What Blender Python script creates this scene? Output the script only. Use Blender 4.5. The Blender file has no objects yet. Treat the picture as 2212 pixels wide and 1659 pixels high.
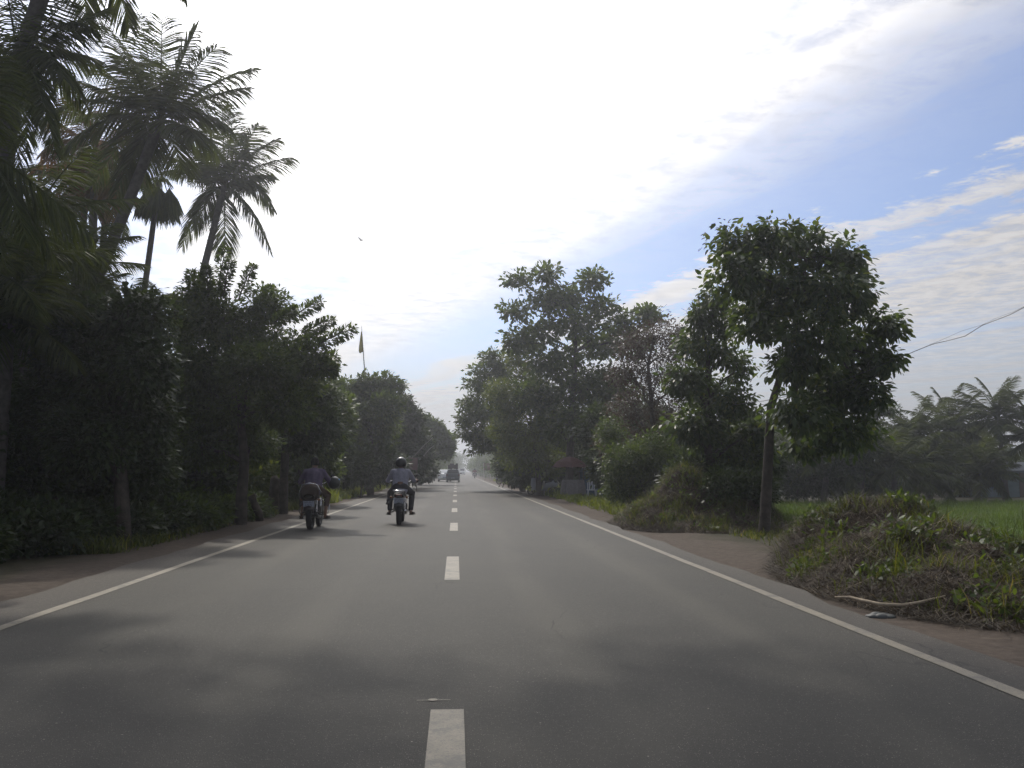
import bpy, bmesh, math, random
import numpy as np
from mathutils import Vector, Matrix

rng = np.random.default_rng(7)
random.seed(7)
S = bpy.context.scene
COL = S.collection
R = math.radians

# ------------------------------------------------------------------ camera
CAM_H = 1.30
PITCH, YAW = R(5.327), R(3.447)
cam_d = bpy.data.cameras.new('camera')
cam_d.sensor_width = 36.0
cam_d.lens = 36.0 * 2000 / 2212
cam_d.clip_start = 0.05
cam_d.clip_end = 5000
cam = bpy.data.objects.new('camera', cam_d)
COL.objects.link(cam)
cam.location = (0, 0, CAM_H)
cam.rotation_euler = (R(90) + PITCH, 0, -YAW)
S.camera = cam

_f = np.array([math.sin(YAW) * math.cos(PITCH), math.cos(YAW) * math.cos(PITCH), math.sin(PITCH)])
_r = np.array([math.cos(YAW), -math.sin(YAW), 0.0])
_u = np.array([-math.sin(YAW) * math.sin(PITCH), -math.cos(YAW) * math.sin(PITCH), math.cos(PITCH)])


def ray(px, py):
    d = _f * 2000 + _r * (px - 1106) + _u * (829.5 - py)
    return d / d[1]


def at(px, py, Y):
    """world point seen in direction (px, py) of the survey picture, at road distance Y"""
    return np.array([0, 0, CAM_H]) + ray(px, py) * Y


# ------------------------------------------------------------------ light
SUN_AZ, SUN_EL = R(-14), R(46)          # azimuth from +Y, positive to the right
sun_dir = Vector((math.sin(SUN_AZ) * math.cos(SUN_EL), math.cos(SUN_AZ) * math.cos(SUN_EL), math.sin(SUN_EL)))
sd = bpy.data.lights.new('sun', 'SUN')
sd.energy = 3.0
sd.angle = R(1.4)
sd.color = (1.0, 0.93, 0.82)
sun = bpy.data.objects.new('sun', sd)
COL.objects.link(sun)
sun.rotation_euler = sun_dir.to_track_quat('Z', 'Y').to_euler()

S.view_settings.view_transform = 'Standard'
S.view_settings.look = 'None'
S.view_settings.exposure = -0.6
S.view_settings.gamma = 1.0
S.cycles.use_denoising = True
S.cycles.max_bounces = 6
S.cycles.diffuse_bounces = 2
S.cycles.glossy_bounces = 2
S.cycles.transmission_bounces = 4
S.cycles.volume_bounces = 0
S.cycles.transparent_max_bounces = 8


class NT:
    def __init__(s, tree):
        s.t = tree
        s.n = tree.nodes
        s.l = tree.links

    def new(s, kind, **kw):
        n = s.n.new(kind)
        for k, v in kw.items():
            setattr(n, k, v)
        return n

    def put(s, sock, v):
        if v is None:
            return
        if hasattr(v, 'is_output'):
            s.l.new(v, sock)
        else:
            sock.default_value = v

    def m(s, op, a, b=None, c=None, clamp=False):
        n = s.new('ShaderNodeMath', operation=op)
        n.use_clamp = clamp
        for i, v in enumerate((a, b, c)):
            if v is not None:
                s.put(n.inputs[i], v)
        return n.outputs[0]

    def mix(s, f, a, b, blend='MIX'):
        n = s.new('ShaderNodeMix', data_type='RGBA', blend_type=blend)
        s.put(n.inputs[0], f)
        s.put(n.inputs[6], a)
        s.put(n.inputs[7], b)
        return n.outputs[2]

    def noise(s, vec, scale, detail=4, rough=0.55, dist=0.0):
        n = s.new('ShaderNodeTexNoise')
        if vec is not None:
            s.l.new(vec, n.inputs['Vector'])
        n.inputs['Scale'].default_value = scale
        n.inputs['Detail'].default_value = detail
        n.inputs['Roughness'].default_value = rough
        n.inputs['Distortion'].default_value = dist
        return n.outputs['Fac']

    def ramp(s, f, stops, interp='EASE'):
        n = s.new('ShaderNodeValToRGB')
        n.color_ramp.interpolation = interp
        el = n.color_ramp.elements
        while len(el) > 1:
            el.remove(el[-1])
        el[0].position = stops[0][0]
        el[0].color = col4(stops[0][1])
        for p, c in stops[1:]:
            e = el.new(p)
            e.color = col4(c)
        s.put(n.inputs[0], f)
        return n.outputs[0]

    def mapr(s, v, a, b, c=0.0, d=1.0, smooth=True):
        n = s.new('ShaderNodeMapRange')
        n.interpolation_type = 'SMOOTHSTEP' if smooth else 'LINEAR'
        s.put(n.inputs[0], v)
        for i, x in enumerate((a, b, c, d)):
            n.inputs[1 + i].default_value = x
        return n.outputs[0]


def col4(c):
    if isinstance(c, (int, float)):
        return (c, c, c, 1)
    return (*c[:3], 1)


# ------------------------------------------------------------------ sky
world = bpy.data.worlds.new('World')
S.world = world
world.use_nodes = True
w = NT(world.node_tree)
w.n.clear()
SKY_STRENGTH = 0.115
sky = w.new('ShaderNodeTexSky', sky_type='NISHITA')
sky.sun_disc = False
sky.sun_elevation = SUN_EL
sky.sun_rotation = SUN_AZ
sky.air_density = 1.0
sky.dust_density = 1.2
tc = w.new('ShaderNodeTexCoord')
dirv = tc.outputs['Generated']
sep = w.new('ShaderNodeSeparateXYZ')
w.l.new(dirv, sep.inputs[0])
dx, dy, dz = sep.outputs
zc = w.m('MAXIMUM', dz, 0.015)
px_ = w.m('DIVIDE', dx, zc)
py_ = w.m('DIVIDE', dy, zc)
# cloud plane axes: 'along' the streets, 'across' them
e_ = w.m('ADD', w.m('MULTIPLY', px_, 1.0), w.m('MULTIPLY', py_, 0.30))
a_ = w.m('ADD', w.m('MULTIPLY', px_, 0.30), w.m('MULTIPLY', py_, -1.0))
cmb = w.new('ShaderNodeCombineXYZ')
w.l.new(w.m('MULTIPLY', a_, 0.32), cmb.inputs[0])
w.l.new(e_, cmb.inputs[1])
streak = w.noise(cmb.outputs[0], 1.5, 8, 0.6, 0.5)
cmb2 = w.new('ShaderNodeCombineXYZ')
w.l.new(px_, cmb2.inputs[0])
w.l.new(py_, cmb2.inputs[1])
puff = w.noise(cmb2.outputs[0], 6.5, 6, 0.68, 0.3)
big = w.noise(cmb2.outputs[0], 0.55, 3, 0.5, 0.0)
ew = w.m('ADD', w.m('ADD', e_, w.m('MULTIPLY', w.m('SUBTRACT', puff, 0.5), 0.55)), w.m('MULTIPLY', w.m('SUBTRACT', streak, 0.5), 1.1))
ew = w.m('ADD', ew, w.m('MULTIPLY', w.m('SUBTRACT', big, 0.5), 0.4))
ef = w.m('DIVIDE', w.m('ADD', ew, 2.0), 8.0, clamp=True)


def E(x):
    return (x + 2.0) / 8.0


cover = w.ramp(ef, [(E(-1.0), 0.55), (E(-0.3), 0.38), (E(0.4), 0.85), (E(1.3), 0.98), (E(1.6), 0.85), (E(1.88), 0.38), (E(2.12), 0.10), (E(2.5), 0.05),
                    (E(2.64), 1.0), (E(2.82), 1.0), (E(2.95), 0.12), (E(3.06), 0.22), (E(3.24), 0.97),
                    (E(4.5), 0.88), (E(5.9), 0.7)])
cover = w.m('MULTIPLY', cover, w.mapr(streak, 0.25, 0.62, 0.45, 1.15))
cover = w.m('MULTIPLY', cover, w.mapr(puff, 0.3, 0.6, 0.76, 1.08), clamp=True)
sunv = w.new('ShaderNodeVectorMath', operation='DOT_PRODUCT')
w.l.new(dirv, sunv.inputs[0])
sunv.inputs[1].default_value = sun_dir
ct = w.m('MAXIMUM', sunv.outputs['Value'], 0.0)
glow = w.m('POWER', ct, 7.5)
glow2 = w.m('POWER', ct, 24.0)
# what the cloud sends down, in units of the sky texture
lum = w.m('ADD', 7.0, w.m('ADD', w.m('MULTIPLY', glow, 30.0), w.m('MULTIPLY', glow2, 60.0)))
lum = w.m('MULTIPLY', lum, w.mapr(puff, 0.3, 0.7, 0.84, 1.16))
cc = w.new('ShaderNodeVectorMath', operation='SCALE')
cc.inputs[0].default_value = (1.0, 0.98, 0.98)
w.l.new(lum, cc.inputs['Scale'])
base = w.mix(1.0, sky.outputs[0], (1.08, 1.20, 1.50, 1), 'MULTIPLY')
skyc = w.mix(cover, base, cc.outputs[0])
# thin veil of air towards the horizon
hz = w.mapr(dz, 0.0, 0.16, 0.85, 0.0)
hc = w.new('ShaderNodeVectorMath', operation='SCALE')
hc.inputs[0].default_value = (0.98, 0.985, 1.01)
w.l.new(w.m('ADD', 4.3, w.m('MULTIPLY', glow, 9.0)), hc.inputs['Scale'])
skyc = w.mix(hz, skyc, hc.outputs[0])
aur = w.new('ShaderNodeVectorMath', operation='SCALE')
aur.inputs[0].default_value = (1.0, 0.99, 0.96)
w.l.new(w.m('ADD', w.m('MULTIPLY', glow, 3.2), w.m('MULTIPLY', w.m('POWER', ct, 14.0), 16.0)), aur.inputs['Scale'])
sumv = w.new('ShaderNodeVectorMath', operation='ADD')
w.l.new(skyc, sumv.inputs[0])
w.l.new(aur.outputs[0], sumv.inputs[1])
skyc = sumv.outputs[0]
bg = w.new('ShaderNodeBackground')
w.l.new(skyc, bg.inputs[0])
bg.inputs[1].default_value = SKY_STRENGTH
wo = w.new('ShaderNodeOutputWorld')
w.l.new(bg.outputs[0], wo.inputs[0])

# ------------------------------------------------------------------ materials
MATS = {}


def pmat(name, color, rough=0.6, metal=0.0, spec=0.5, var=0.0, scale=8.0, bump=0.0, bscale=40.0):
    if name in MATS:
        return MATS[name]
    m = bpy.data.materials.new(name)
    m.use_nodes = True
    t = NT(m.node_tree)
    p = t.n['Principled BSDF']
    p.inputs['Roughness'].default_value = rough
    p.inputs['Metallic'].default_value = metal
    p.inputs['Specular IOR Level'].default_value = spec
    c = col4(color)
    co = t.new('ShaderNodeTexCoord').outputs['Object']
    if var > 0:
        n = t.noise(co, scale, 5, 0.6)
        dark = tuple(x * (1 - var) for x in c[:3])
        lite = tuple(min(1, x * (1 + var)) for x in c[:3])
        t.l.new(t.ramp(n, [(0.3, dark), (0.7, lite)], 'LINEAR'), p.inputs['Base Color'])
    else:
        p.inputs['Base Color'].default_value = c
    if bump > 0:
        b = t.new('ShaderNodeBump')
        b.inputs['Strength'].default_value = bump
        b.inputs['Distance'].default_value = 0.02
        t.l.new(t.noise(co, bscale, 4, 0.6), b.inputs['Height'])
        t.l.new(b.outputs[0], p.inputs['Normal'])
    MATS[name] = m
    return m


def leafmat(name, c0, c1, trans=0.35, rough=0.5, tcol=None, spec=0.35, third=None):
    """each leaf takes its own tone between c0 and c1 and lets some light through"""
    m = bpy.data.materials.new(name)
    m.use_nodes = True
    t = NT(m.node_tree)
    p = t.n['Principled BSDF']
    out = t.n['Material Output']
    g = t.new('ShaderNodeNewGeometry')
    rnd = g.outputs['Random Per Island']
    stops = [(0.0, c0), (0.9, c1)]
    if third:
        stops.append((1.0, third))
    c = t.ramp(rnd, stops, 'LINEAR')
    co = t.new('ShaderNodeTexCoord').outputs['Object']
    n = t.noise(co, 0.9, 3, 0.5)
    c = t.mix(t.mapr(n, 0.35, 0.65, 0.0, 0.55), c, col4(tuple(0.5 * x for x in c0)))
    t.l.new(c, p.inputs['Base Color'])
    p.inputs['Roughness'].default_value = rough
    p.inputs['Specular IOR Level'].default_value = spec
    tr = t.new('ShaderNodeBsdfTranslucent')
    tc_ = t.mix(1.0, c, col4(tcol or (2.2, 2.0, 0.7)), 'MULTIPLY')
    t.l.new(tc_, tr.inputs[0])
    mx = t.new('ShaderNodeMixShader')
    mx.inputs[0].default_value = trans
    t.l.new(p.outputs[0], mx.inputs[1])
    t.l.new(tr.outputs[0], mx.inputs[2])
    t.l.new(mx.outputs[0], out.inputs['Surface'])
    MATS[name] = m
    return m


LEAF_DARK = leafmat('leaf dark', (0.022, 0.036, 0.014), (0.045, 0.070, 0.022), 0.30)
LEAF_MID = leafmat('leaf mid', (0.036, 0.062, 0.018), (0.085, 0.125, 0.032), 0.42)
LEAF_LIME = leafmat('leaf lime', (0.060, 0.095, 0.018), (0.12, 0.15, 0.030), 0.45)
LEAF_BLUE = leafmat('leaf broad', (0.034, 0.060, 0.024), (0.074, 0.112, 0.036), 0.44, 0.42, third=(0.12, 0.14, 0.04))
LEAF_RED = leafmat('leaf russet', (0.045, 0.035, 0.024), (0.085, 0.060, 0.038), 0.30, tcol=(1.7, 1.4, 0.9))
PALM = leafmat('palm leaf', (0.034, 0.048, 0.018), (0.064, 0.084, 0.028), 0.40, 0.62, spec=0.2)
PALM_OLD = leafmat('palm leaf dry', (0.07, 0.05, 0.02), (0.13, 0.085, 0.03), 0.4, 0.6, tcol=(2.0, 1.5, 0.7))
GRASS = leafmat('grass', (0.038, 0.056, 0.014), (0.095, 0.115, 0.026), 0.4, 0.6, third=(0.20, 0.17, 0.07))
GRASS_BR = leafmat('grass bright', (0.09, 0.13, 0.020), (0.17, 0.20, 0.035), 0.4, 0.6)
PADDY = leafmat('paddy', (0.050, 0.088, 0.014), (0.082, 0.125, 0.022), 0.4, 0.6)
STRAW = leafmat('dry straw', (0.030, 0.023, 0.016), (0.115, 0.088, 0.058), 0.15, 0.7, tcol=(1.2, 1.1, 0.8), third=(0.32, 0.26, 0.17))
BARK = pmat('bark', (0.060, 0.050, 0.041), 0.9, 0, 0.2, 0.5, 6, 0.6, 25)
BARK_PALM = pmat('palm bark', (0.085, 0.078, 0.07), 0.9, 0, 0.2, 0.35, 9, 0.5, 30)
RUBBER = pmat('rubber', (0.018, 0.018, 0.019), 0.75, 0, 0.3, 0.2, 20)
CHROME = pmat('chrome', (0.62, 0.62, 0.63), 0.22, 1.0)
STEEL = pmat('dark steel', (0.05, 0.05, 0.052), 0.45, 0.7)
BLACKP = pmat('black paint', (0.012, 0.012, 0.014), 0.28, 0, 0.5)
BLACKV = pmat('black vinyl', (0.015, 0.014, 0.014), 0.7, 0, 0.25, 0.2, 30)
GLASS_D = pmat('tinted glass', (0.02, 0.024, 0.026), 0.08, 0, 0.6)
REDLENS = pmat('red lens', (0.10, 0.010, 0.008), 0.3)
AMBER = pmat('amber lens', (0.16, 0.06, 0.015), 0.35)
PLATE = pmat('plate white', (0.24, 0.26, 0.31), 0.5)  # backlit shading put into the colour: white dimmed and tinted blue
INK = pmat('plate ink', (0.03, 0.03, 0.035), 0.6)
SKIN = pmat('brown skin', (0.16, 0.085, 0.052), 0.5, 0, 0.4, 0.12, 20)
HAIR = pmat('black hair', (0.010, 0.008, 0.007), 0.8, 0, 0.2)


# ------------------------------------------------------------------ object helpers
def tag(o, label=None, cat=None, group=None, kind=None):
    if label:
        o['label'] = label
    if cat:
        o['category'] = cat
    if group:
        o['group'] = group
    if kind:
        o['kind'] = kind
    return o


def thing(name, loc, label, cat, group=None, rz=0.0, sc=1.0):
    o = bpy.data.objects.new(name, None)
    COL.objects.link(o)
    o.location = Vector([float(v) for v in loc])
    o.rotation_euler = (0, 0, rz)
    o.scale = (sc, sc, sc)
    o.empty_display_size = 0.2
    return tag(o, label, cat, group)


def link(name, me, mat=None, parent=None, smooth=False):
    o = bpy.data.objects.new(name, me)
    COL.objects.link(o)
    if mat is not None and not me.materials:
        for x in (mat if isinstance(mat, (list, tuple)) else [mat]):
            me.materials.append(x)
    if parent is not None:
        o.parent = parent
    if smooth:
        me.polygons.foreach_set('use_smooth', [True] * len(me.polygons))
    return o


def quads_mesh(name, V, Q):
    me = bpy.data.meshes.new(name)
    V = np.ascontiguousarray(V, dtype=np.float32)
    Q = np.ascontiguousarray(Q, dtype=np.int32)
    k = Q.shape[1]
    me.vertices.add(len(V))
    me.vertices.foreach_set('co', V.ravel())
    me.loops.add(Q.size)
    me.loops.foreach_set('vertex_index', Q.ravel())
    me.polygons.add(len(Q))
    me.polygons.foreach_set('loop_start', np.arange(0, Q.size, k, dtype=np.int32))
    me.update(calc_edges=True)
    return me


class MB:
    """collects boxes, tubes, lathes into one mesh"""

    def __init__(s):
        s.v, s.f = [], []

    def add(s, vs, fs):
        o = len(s.v)
        s.v += [tuple(float(c) for c in v) for v in vs]
        s.f += [tuple(i + o for i in f) for f in fs]
        return s

    def box(s, c, d, rot=None, taper=1.0):
        hx, hy, hz = d[0] / 2, d[1] / 2, d[2] / 2
        vs = []
        for z in (-1, 1):
            k = taper if z > 0 else 1.0
            for x, y in ((-1, -1), (1, -1), (1, 1), (-1, 1)):
                vs.append(Vector((x * hx * k, y * hy * k, z * hz)))
        if rot is not None:
            vs = [rot @ v for v in vs]
        vs = [v + Vector(c) for v in vs]
        return s.add(vs, [(3, 2, 1, 0), (4, 5, 6, 7), (0, 1, 5, 4), (1, 2, 6, 5), (2, 3, 7, 6), (3, 0, 4, 7)])

    def tube(s, pts, rad, n=8, cap=True, flat=1.0):
        pts = [Vector([float(c) for c in p]) for p in pts]
        if not isinstance(rad, (list, tuple, np.ndarray)):
            rad = [rad] * len(pts)
        vs, fs = [], []
        prev = None
        for i, p in enumerate(pts):
            t = (pts[min(i + 1, len(pts) - 1)] - pts[max(i - 1, 0)])
            if t.length < 1e-9:
                t = Vector((0, 0, 1))
            t.normalize()
            a = prev - t * prev.dot(t) if prev is not None else None
            if a is None or a.length < 1e-6:
                a = t.cross(Vector((0, 0, 1)) if abs(t.z) < 0.9 else Vector((1, 0, 0)))
            a.normalize()
            prev = a.copy()
            b = t.cross(a)
            for k in range(n):
                an = 2 * math.pi * k / n
                vs.append(p + a * (math.cos(an) * rad[i]) + b * (math.sin(an) * rad[i] * flat))
        for i in range(len(pts) - 1):
            for k in range(n):
                k2 = (k + 1) % n
                fs.append((i * n + k, i * n + k2, (i + 1) * n + k2, (i + 1) * n + k))
        if cap:
            fs.append(tuple(range(n - 1, -1, -1)))
            fs.append(tuple((len(pts) - 1) * n + k for k in range(n)))
        return s.add(vs, fs)

    def lathe(s, prof, c=(0, 0, 0), axis='Z', n=24, caps=True):
        vs, fs = [], []
        for r, h in prof:
            for k in range(n):
                a = 2 * math.pi * k / n
                x, y = r * math.cos(a), r * math.sin(a)
                if axis == 'Z':
                    p = (x, y, h)
                elif axis == 'X':
                    p = (h, x, y)
                else:
                    p = (x, h, y)
                vs.append(Vector(p) + Vector(c))
        for i in range(len(prof) - 1):
            for k in range(n):
                k2 = (k + 1) % n
                fs.append((i * n + k, i * n + k2, (i + 1) * n + k2, (i + 1) * n + k))
        return s.add(vs, fs)

    def torus(s, c, R_, r, axis='X', n=28, m=10, flat=1.0):
        prof = [(R_ + r * math.cos(2 * math.pi * k / m), r * flat * math.sin(2 * math.pi * k / m)) for k in range(m + 1)]
        return s.lathe(prof, c, axis, n)

    def ball(s, c, r, n=12, m=8):
        rx, ry, rz = r if isinstance(r, (tuple, list)) else (r, r, r)
        vs, fs = [], []
        for i in range(m + 1):
            th = math.pi * i / m
            rr = max(math.sin(th), 1e-3)
            for k in range(n):
                a = 2 * math.pi * k / n
                vs.append((c[0] + rx * rr * math.cos(a), c[1] + ry * rr * math.sin(a), c[2] + rz * math.cos(th)))
        for i in range(m):
            for k in range(n):
                k2 = (k + 1) % n
                fs.append((i * n + k, (i + 1) * n + k, (i + 1) * n + k2, i * n + k2))
        return s.add(vs, fs)

    def mesh(s, name):
        me = bpy.data.meshes.new(name)
        me.from_pydata(s.v, [], s.f)
        me.update()
        return me

    def build(s, name, mat, parent=None, smooth=False, bevel=0.0):
        me = s.mesh(name)
        o = link(name, me, mat, parent, smooth)
        if bevel:
            b = o.modifiers.new('bevel', 'BEVEL')
            b.width = bevel
            b.segments = 2
            b.limit_method = 'ANGLE'
        return o


# ------------------------------------------------------------------ foliage
def norm(a):
    return a / np.maximum(np.linalg.norm(a, axis=-1, keepdims=True), 1e-9)


def leaf_mesh(name, P, D, N, L, W, hexa=True):
    """P base points, D leaf axis, N rough normal, L length, W width"""
    n = len(P)
    D = norm(D)
    Sd = norm(np.cross(D, N))
    N2 = np.cross(Sd, D)
    L = np.broadcast_to(np.asarray(L, float), (n,))[:, None]
    W = np.broadcast_to(np.asarray(W, float), (n,))[:, None]
    if hexa:
        c = [P, P + D * L * .3 + Sd * W * .5 + N2 * W * .10, P + D * L * .68 + Sd * W * .40 + N2 * W * .02, P + D * L - N2 * L * .12,
             P + D * L * .68 - Sd * W * .40 + N2 * W * .02, P + D * L * .3 - Sd * W * .5 + N2 * W * .10]
        k = 6
    else:
        c = [P, P + D * L * .45 + Sd * W * .5, P + D * L - N2 * L * .1, P + D * L * .45 - Sd * W * .5]
        k = 4
    V = np.stack(c, 1).reshape(-1, 3)
    Q = np.arange(n * k).reshape(n, k)
    return quads_mesh(name, V, Q)


def blade_mesh(name, P, D, L, W, bend=0.5, width_dir=None):
    """two-quad curved blades"""
    n = len(P)
    D = norm(D)
    if width_dir is None:
        a = rng.uniform(0, 2 * np.pi, n)
        width_dir = np.stack([np.cos(a), np.sin(a), np.zeros(n)], 1)
    L = np.broadcast_to(np.asarray(L, float), (n,))[:, None]
    W = np.broadcast_to(np.asarray(W, float), (n,))[:, None]
    bd = np.broadcast_to(np.asarray(bend, float), (n,))[:, None]
    H = D.copy()
    H[:, 2] = 0
    H = H + rng.normal(0, .3, (n, 3)) * [1, 1, 0]
    mid = P + D * L * .55
    tip = mid + norm(D + H * bd * 1.5 - np.array([0, 0, 1.0]) * bd) * L * .5
    wv = width_dir * W * .5
    V = np.stack([P - wv, P + wv, mid + wv * .8, mid - wv * .8, tip + wv * .12, tip - wv * .12], 1).reshape(-1, 3)
    i = np.arange(n)[:, None] * 6
    Q = np.concatenate([i + [0, 1, 2, 3], i + [3, 2, 4, 5]], 0)
    return quads_mesh(name, V, Q)


def sample_blobs(blobs, n, shell=2.4):
    """blobs: list of (centre, radii, weight); returns points and outward directions"""
    w_ = np.array([b[2] for b in blobs], float)
    w_ /= w_.sum()
    idx = rng.choice(len(blobs), n, p=w_)
    C = np.array([b[0] for b in blobs])[idx]
    Rr = np.array([b[1] for b in blobs])[idx]
    d = norm(rng.normal(size=(n, 3)))
    r = rng.random(n) ** (1 / shell)
    return C + d * Rr * r[:, None], d, idx


def px_blobs(spec, Y):
    """(px, py, rx, ry[, dY]) in the survey picture -> world ellipsoids at distance Y"""
    out = []
    for b in spec:
        dY = b[4] if len(b) > 4 else 0.0
        yy = Y + dY
        c = at(b[0], b[1], yy)
        rx, rz = b[2] * yy / 2000, b[3] * yy / 2000
        ry = max(rx, rz) * 0.95
        out.append((c, np.array([rx, ry, rz]), (rx * rz) ** 0.9))
    return out


DENS = 1.55


def limb(mb, p0, p1, r0, r1, wig=0.08, n=5, seg=6):
    p0, p1 = np.array(p0, float), np.array(p1, float)
    L = np.linalg.norm(p1 - p0)
    pts, rr = [], []
    for i in range(n + 1):
        t = i / n
        p = p0 * (1 - t) + p1 * t + np.array([0, 0, math.sin(math.pi * t) * L * 0.06])
        if 0 < i < n:
            p = p + rng.normal(0, wig * L * 0.25, 3)
        pts.append(p)
        rr.append(r0 * (1 - t) + r1 * t)
    mb.tube(pts, rr, seg, cap=False)
    return pts


def tree(name, label, cat, base, blobs, trunk, mat, nleaf=12000, leaf=(0.14, 0.06), cluster=0.28, per=14, droop=0.35,
         shell=2.4, group=None, hexa=True, bark=None, fork=None, twig=True, spread=1.0, dens=None, hang=False):
    """trunk: list of (point, radius); the crown hangs on limbs that leave the trunk"""
    base = np.array(base, float)
    t = thing(name, base, label, cat, group)
    tb = MB()
    tp = [np.array(p, float) - base for p, r in trunk]
    tr_ = [r for p, r in trunk]
    tb.tube(tp, tr_, 10, cap=False)
    cen = [(b[0] - base, b[1], b[2]) for b in blobs]
    fork = fork if fork is not None else 0.45
    for c, rad, wt in cen:
        top_only = [k for k in range(len(tp)) if k >= len(tp) * fork]
        # nearest trunk point clearly below the blob
        cand = [k for k in range(len(tp)) if tp[k][2] < c[2] - 0.1 * rad[2]] or [len(tp) - 1]
        if hang:
            cand = top_only
        k = min(cand, key=lambda k: np.linalg.norm(tp[k] - c) + (0 if k > len(tp) * fork else 2.0))
        r0 = min(tr_[k] * 0.6, 0.02 + 0.05 * rad[0])
        limb(tb, tp[k], c, r0, r0 * 0.4, n=5)
        if twig:
            for j in range(7):
                d = norm(rng.normal(size=3) + [0, 0, 0.3])
                limb(tb, c, c + d * rad * 0.9, r0 * 0.4, r0 * 0.10, n=3, seg=4)
    link('trunk', tb.mesh('trunk'), bark or BARK, t, True)
    ncl = max(1, int(nleaf * (dens or DENS)) // per)
    P, d, idx = sample_blobs(cen, ncl, shell)
    ca = norm(d + rng.normal(0, .5, (ncl, 3)) + [0, 0, 0.15])
    n = ncl * per
    P = np.repeat(P, per, 0)
    ca = np.repeat(ca, per, 0)
    size = np.repeat(rng.uniform(0.55, 1.35, ncl), per)
    off = norm(rng.normal(size=(n, 3))) * (rng.random(n) ** 0.5)[:, None] * (cluster * size)[:, None]
    off[:, 2] *= 0.75
    D = norm(norm(off) * 0.8 * spread + ca * 0.7 + np.array([0, 0, -droop]) + rng.normal(0, .35, (n, 3)))
    N = norm(np.array([0, 0, 1.0]) + rng.normal(0, .55, (n, 3)))
    Ls = leaf[0] * rng.uniform(0.45, 1.3, n)
    me = leaf_mesh('crown', P + off, D, N, Ls, leaf[1] / leaf[0] * Ls, hexa)
    link('crown', me, mat, t)
    return t


def frond_arrays(p0, pc, p1, nl=46, ll=0.9, droop=0.6, width=0.05, prune=0.0, twist=0.0):
    """one pinnate frond: returns leaflet base, axis, length, and the rib points"""
    p0, pc, p1 = (np.array(p, float) for p in (p0, pc, p1))
    t = np.linspace(0.10, 0.985, nl)
    B = lambda t: ((1 - t) ** 2)[:, None] * p0 + (2 * t * (1 - t))[:, None] * pc + (t ** 2)[:, None] * p1
    T = norm(B(t + .01) - B(t - .01))
    up = np.array([0, 0, 1.0])
    side = np.cross(T, up)
    bad = np.linalg.norm(side, axis=1) < 0.15
    if bad.any():
        alt = np.cross(T, norm(np.array([0.3, 1.0, 0.0])))
        side[bad] = alt[bad]
    side = norm(side)
    P, D, L = [], [], []
    prof = np.clip(np.sin(np.pi * (0.14 + 0.80 * t)) ** 0.7, 0.12, 1)
    for s in (-1, 1):
        keep = rng.random(nl) > prune
        d = side * s * 0.95 + T * (0.35 + 0.75 * t[:, None]) - up * droop + rng.normal(0, .07, (nl, 3))
        P.append(B(t)[keep])
        D.append(norm(d)[keep])
        L.append((ll * prof * rng.uniform(.85, 1.1, nl))[keep])
    tt = np.linspace(0, 1, 12)
    return np.concatenate(P), np.concatenate(D), np.concatenate(L), B(tt)


def leaflets(P, D, L, W=0.05):
    n = len(P)
    up = np.array([0, 0, 1.0])
    wd = norm(np.cross(D, norm(rng.normal(size=(n, 3)) + up)))
    L = L[:, None]
    mid = P + D * L * .5
    tip = mid + norm(D - up * 0.35) * L * .5
    wv = wd * W * .5
    V = np.stack([P - wv * .5, P + wv * .5, mid + wv, mid - wv, tip + wv * .15, tip - wv * .15], 1).reshape(-1, 3)
    i = np.arange(n)[:, None] * 6
    return V, np.concatenate([i + [0, 1, 2, 3], i + [3, 2, 4, 5]], 0)


def palm_crown(parent, fronds, nl=46, ll=0.9, droop=0.6, W=0.05, mat=None, name='crown', rib=0.028, prune=0.03):
    nl = int(nl * 1.75)
    W = W * 0.72
    ll = ll * 1.12
    droop = droop * 0.75
    Vs, Qs, o = [], [], 0
    rb = MB()
    for fr in fronds:
        p0, pc, p1 = fr[:3]
        kw = fr[3] if len(fr) > 3 else {}
        P, D, L, ribp = frond_arrays(p0, pc, p1, kw.get('nl', nl), kw.get('ll', ll), kw.get('droop', droop), prune=kw.get('prune', prune))
        V, Q = leaflets(P, D, L, W)
        Vs.append(V)
        Qs.append(Q + o)
        o += len(V)
        rb.tube(ribp, list(np.linspace(rib, 0.006, len(ribp))), 5, cap=False)
    V = np.concatenate(Vs)
    Q = np.concatenate(Qs)
    rv = np.array(rb.v)
    rq = np.array(rb.f) + len(V)
    me = quads_mesh(name, np.concatenate([V, rv]), np.concatenate([Q, rq]))
    return link(name, me, mat or PALM, parent)


def auto_fronds(c, n, length, up=(0.9, -0.5), seed=0, sag=0.55):
    g = np.random.default_rng(seed)
    out = []
    for k in range(n):
        az = k * 2.39996 + g.uniform(-.3, .3)
        t = k / max(1, n - 1)
        el = up[0] * (1 - t) * 1.45 + up[1] * t + g.uniform(-.12, .12)
        L = length * g.uniform(.82, 1.08)
        d = np.array([math.cos(az) * math.cos(el), math.sin(az) * math.cos(el), math.sin(el)])
        hd = np.array([math.cos(az), math.sin(az), 0])
        pc = c + d * L * .55
        p1 = pc + norm(hd * (0.40 + 0.55 * max(0, math.cos(el)) if el > 0 else 0.45) + [0, 0, math.sin(el) * 0.8 - sag * g.uniform(.6, 1.6)]) * L * .5
        out.append((c, pc, p1))
    return out


def copy_tree(o, parent=None):
    c = o.copy()
    COL.objects.link(c)
    if parent is not None:
        c.parent = parent
    for ch in list(o.children):
        copy_tree(ch, c)
    return c


def mesh_of(o):
    dg = bpy.context.evaluated_depsgraph_get()
    dg.update()
    return bpy.data.meshes.new_from_object(o.evaluated_get(dg))


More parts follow.
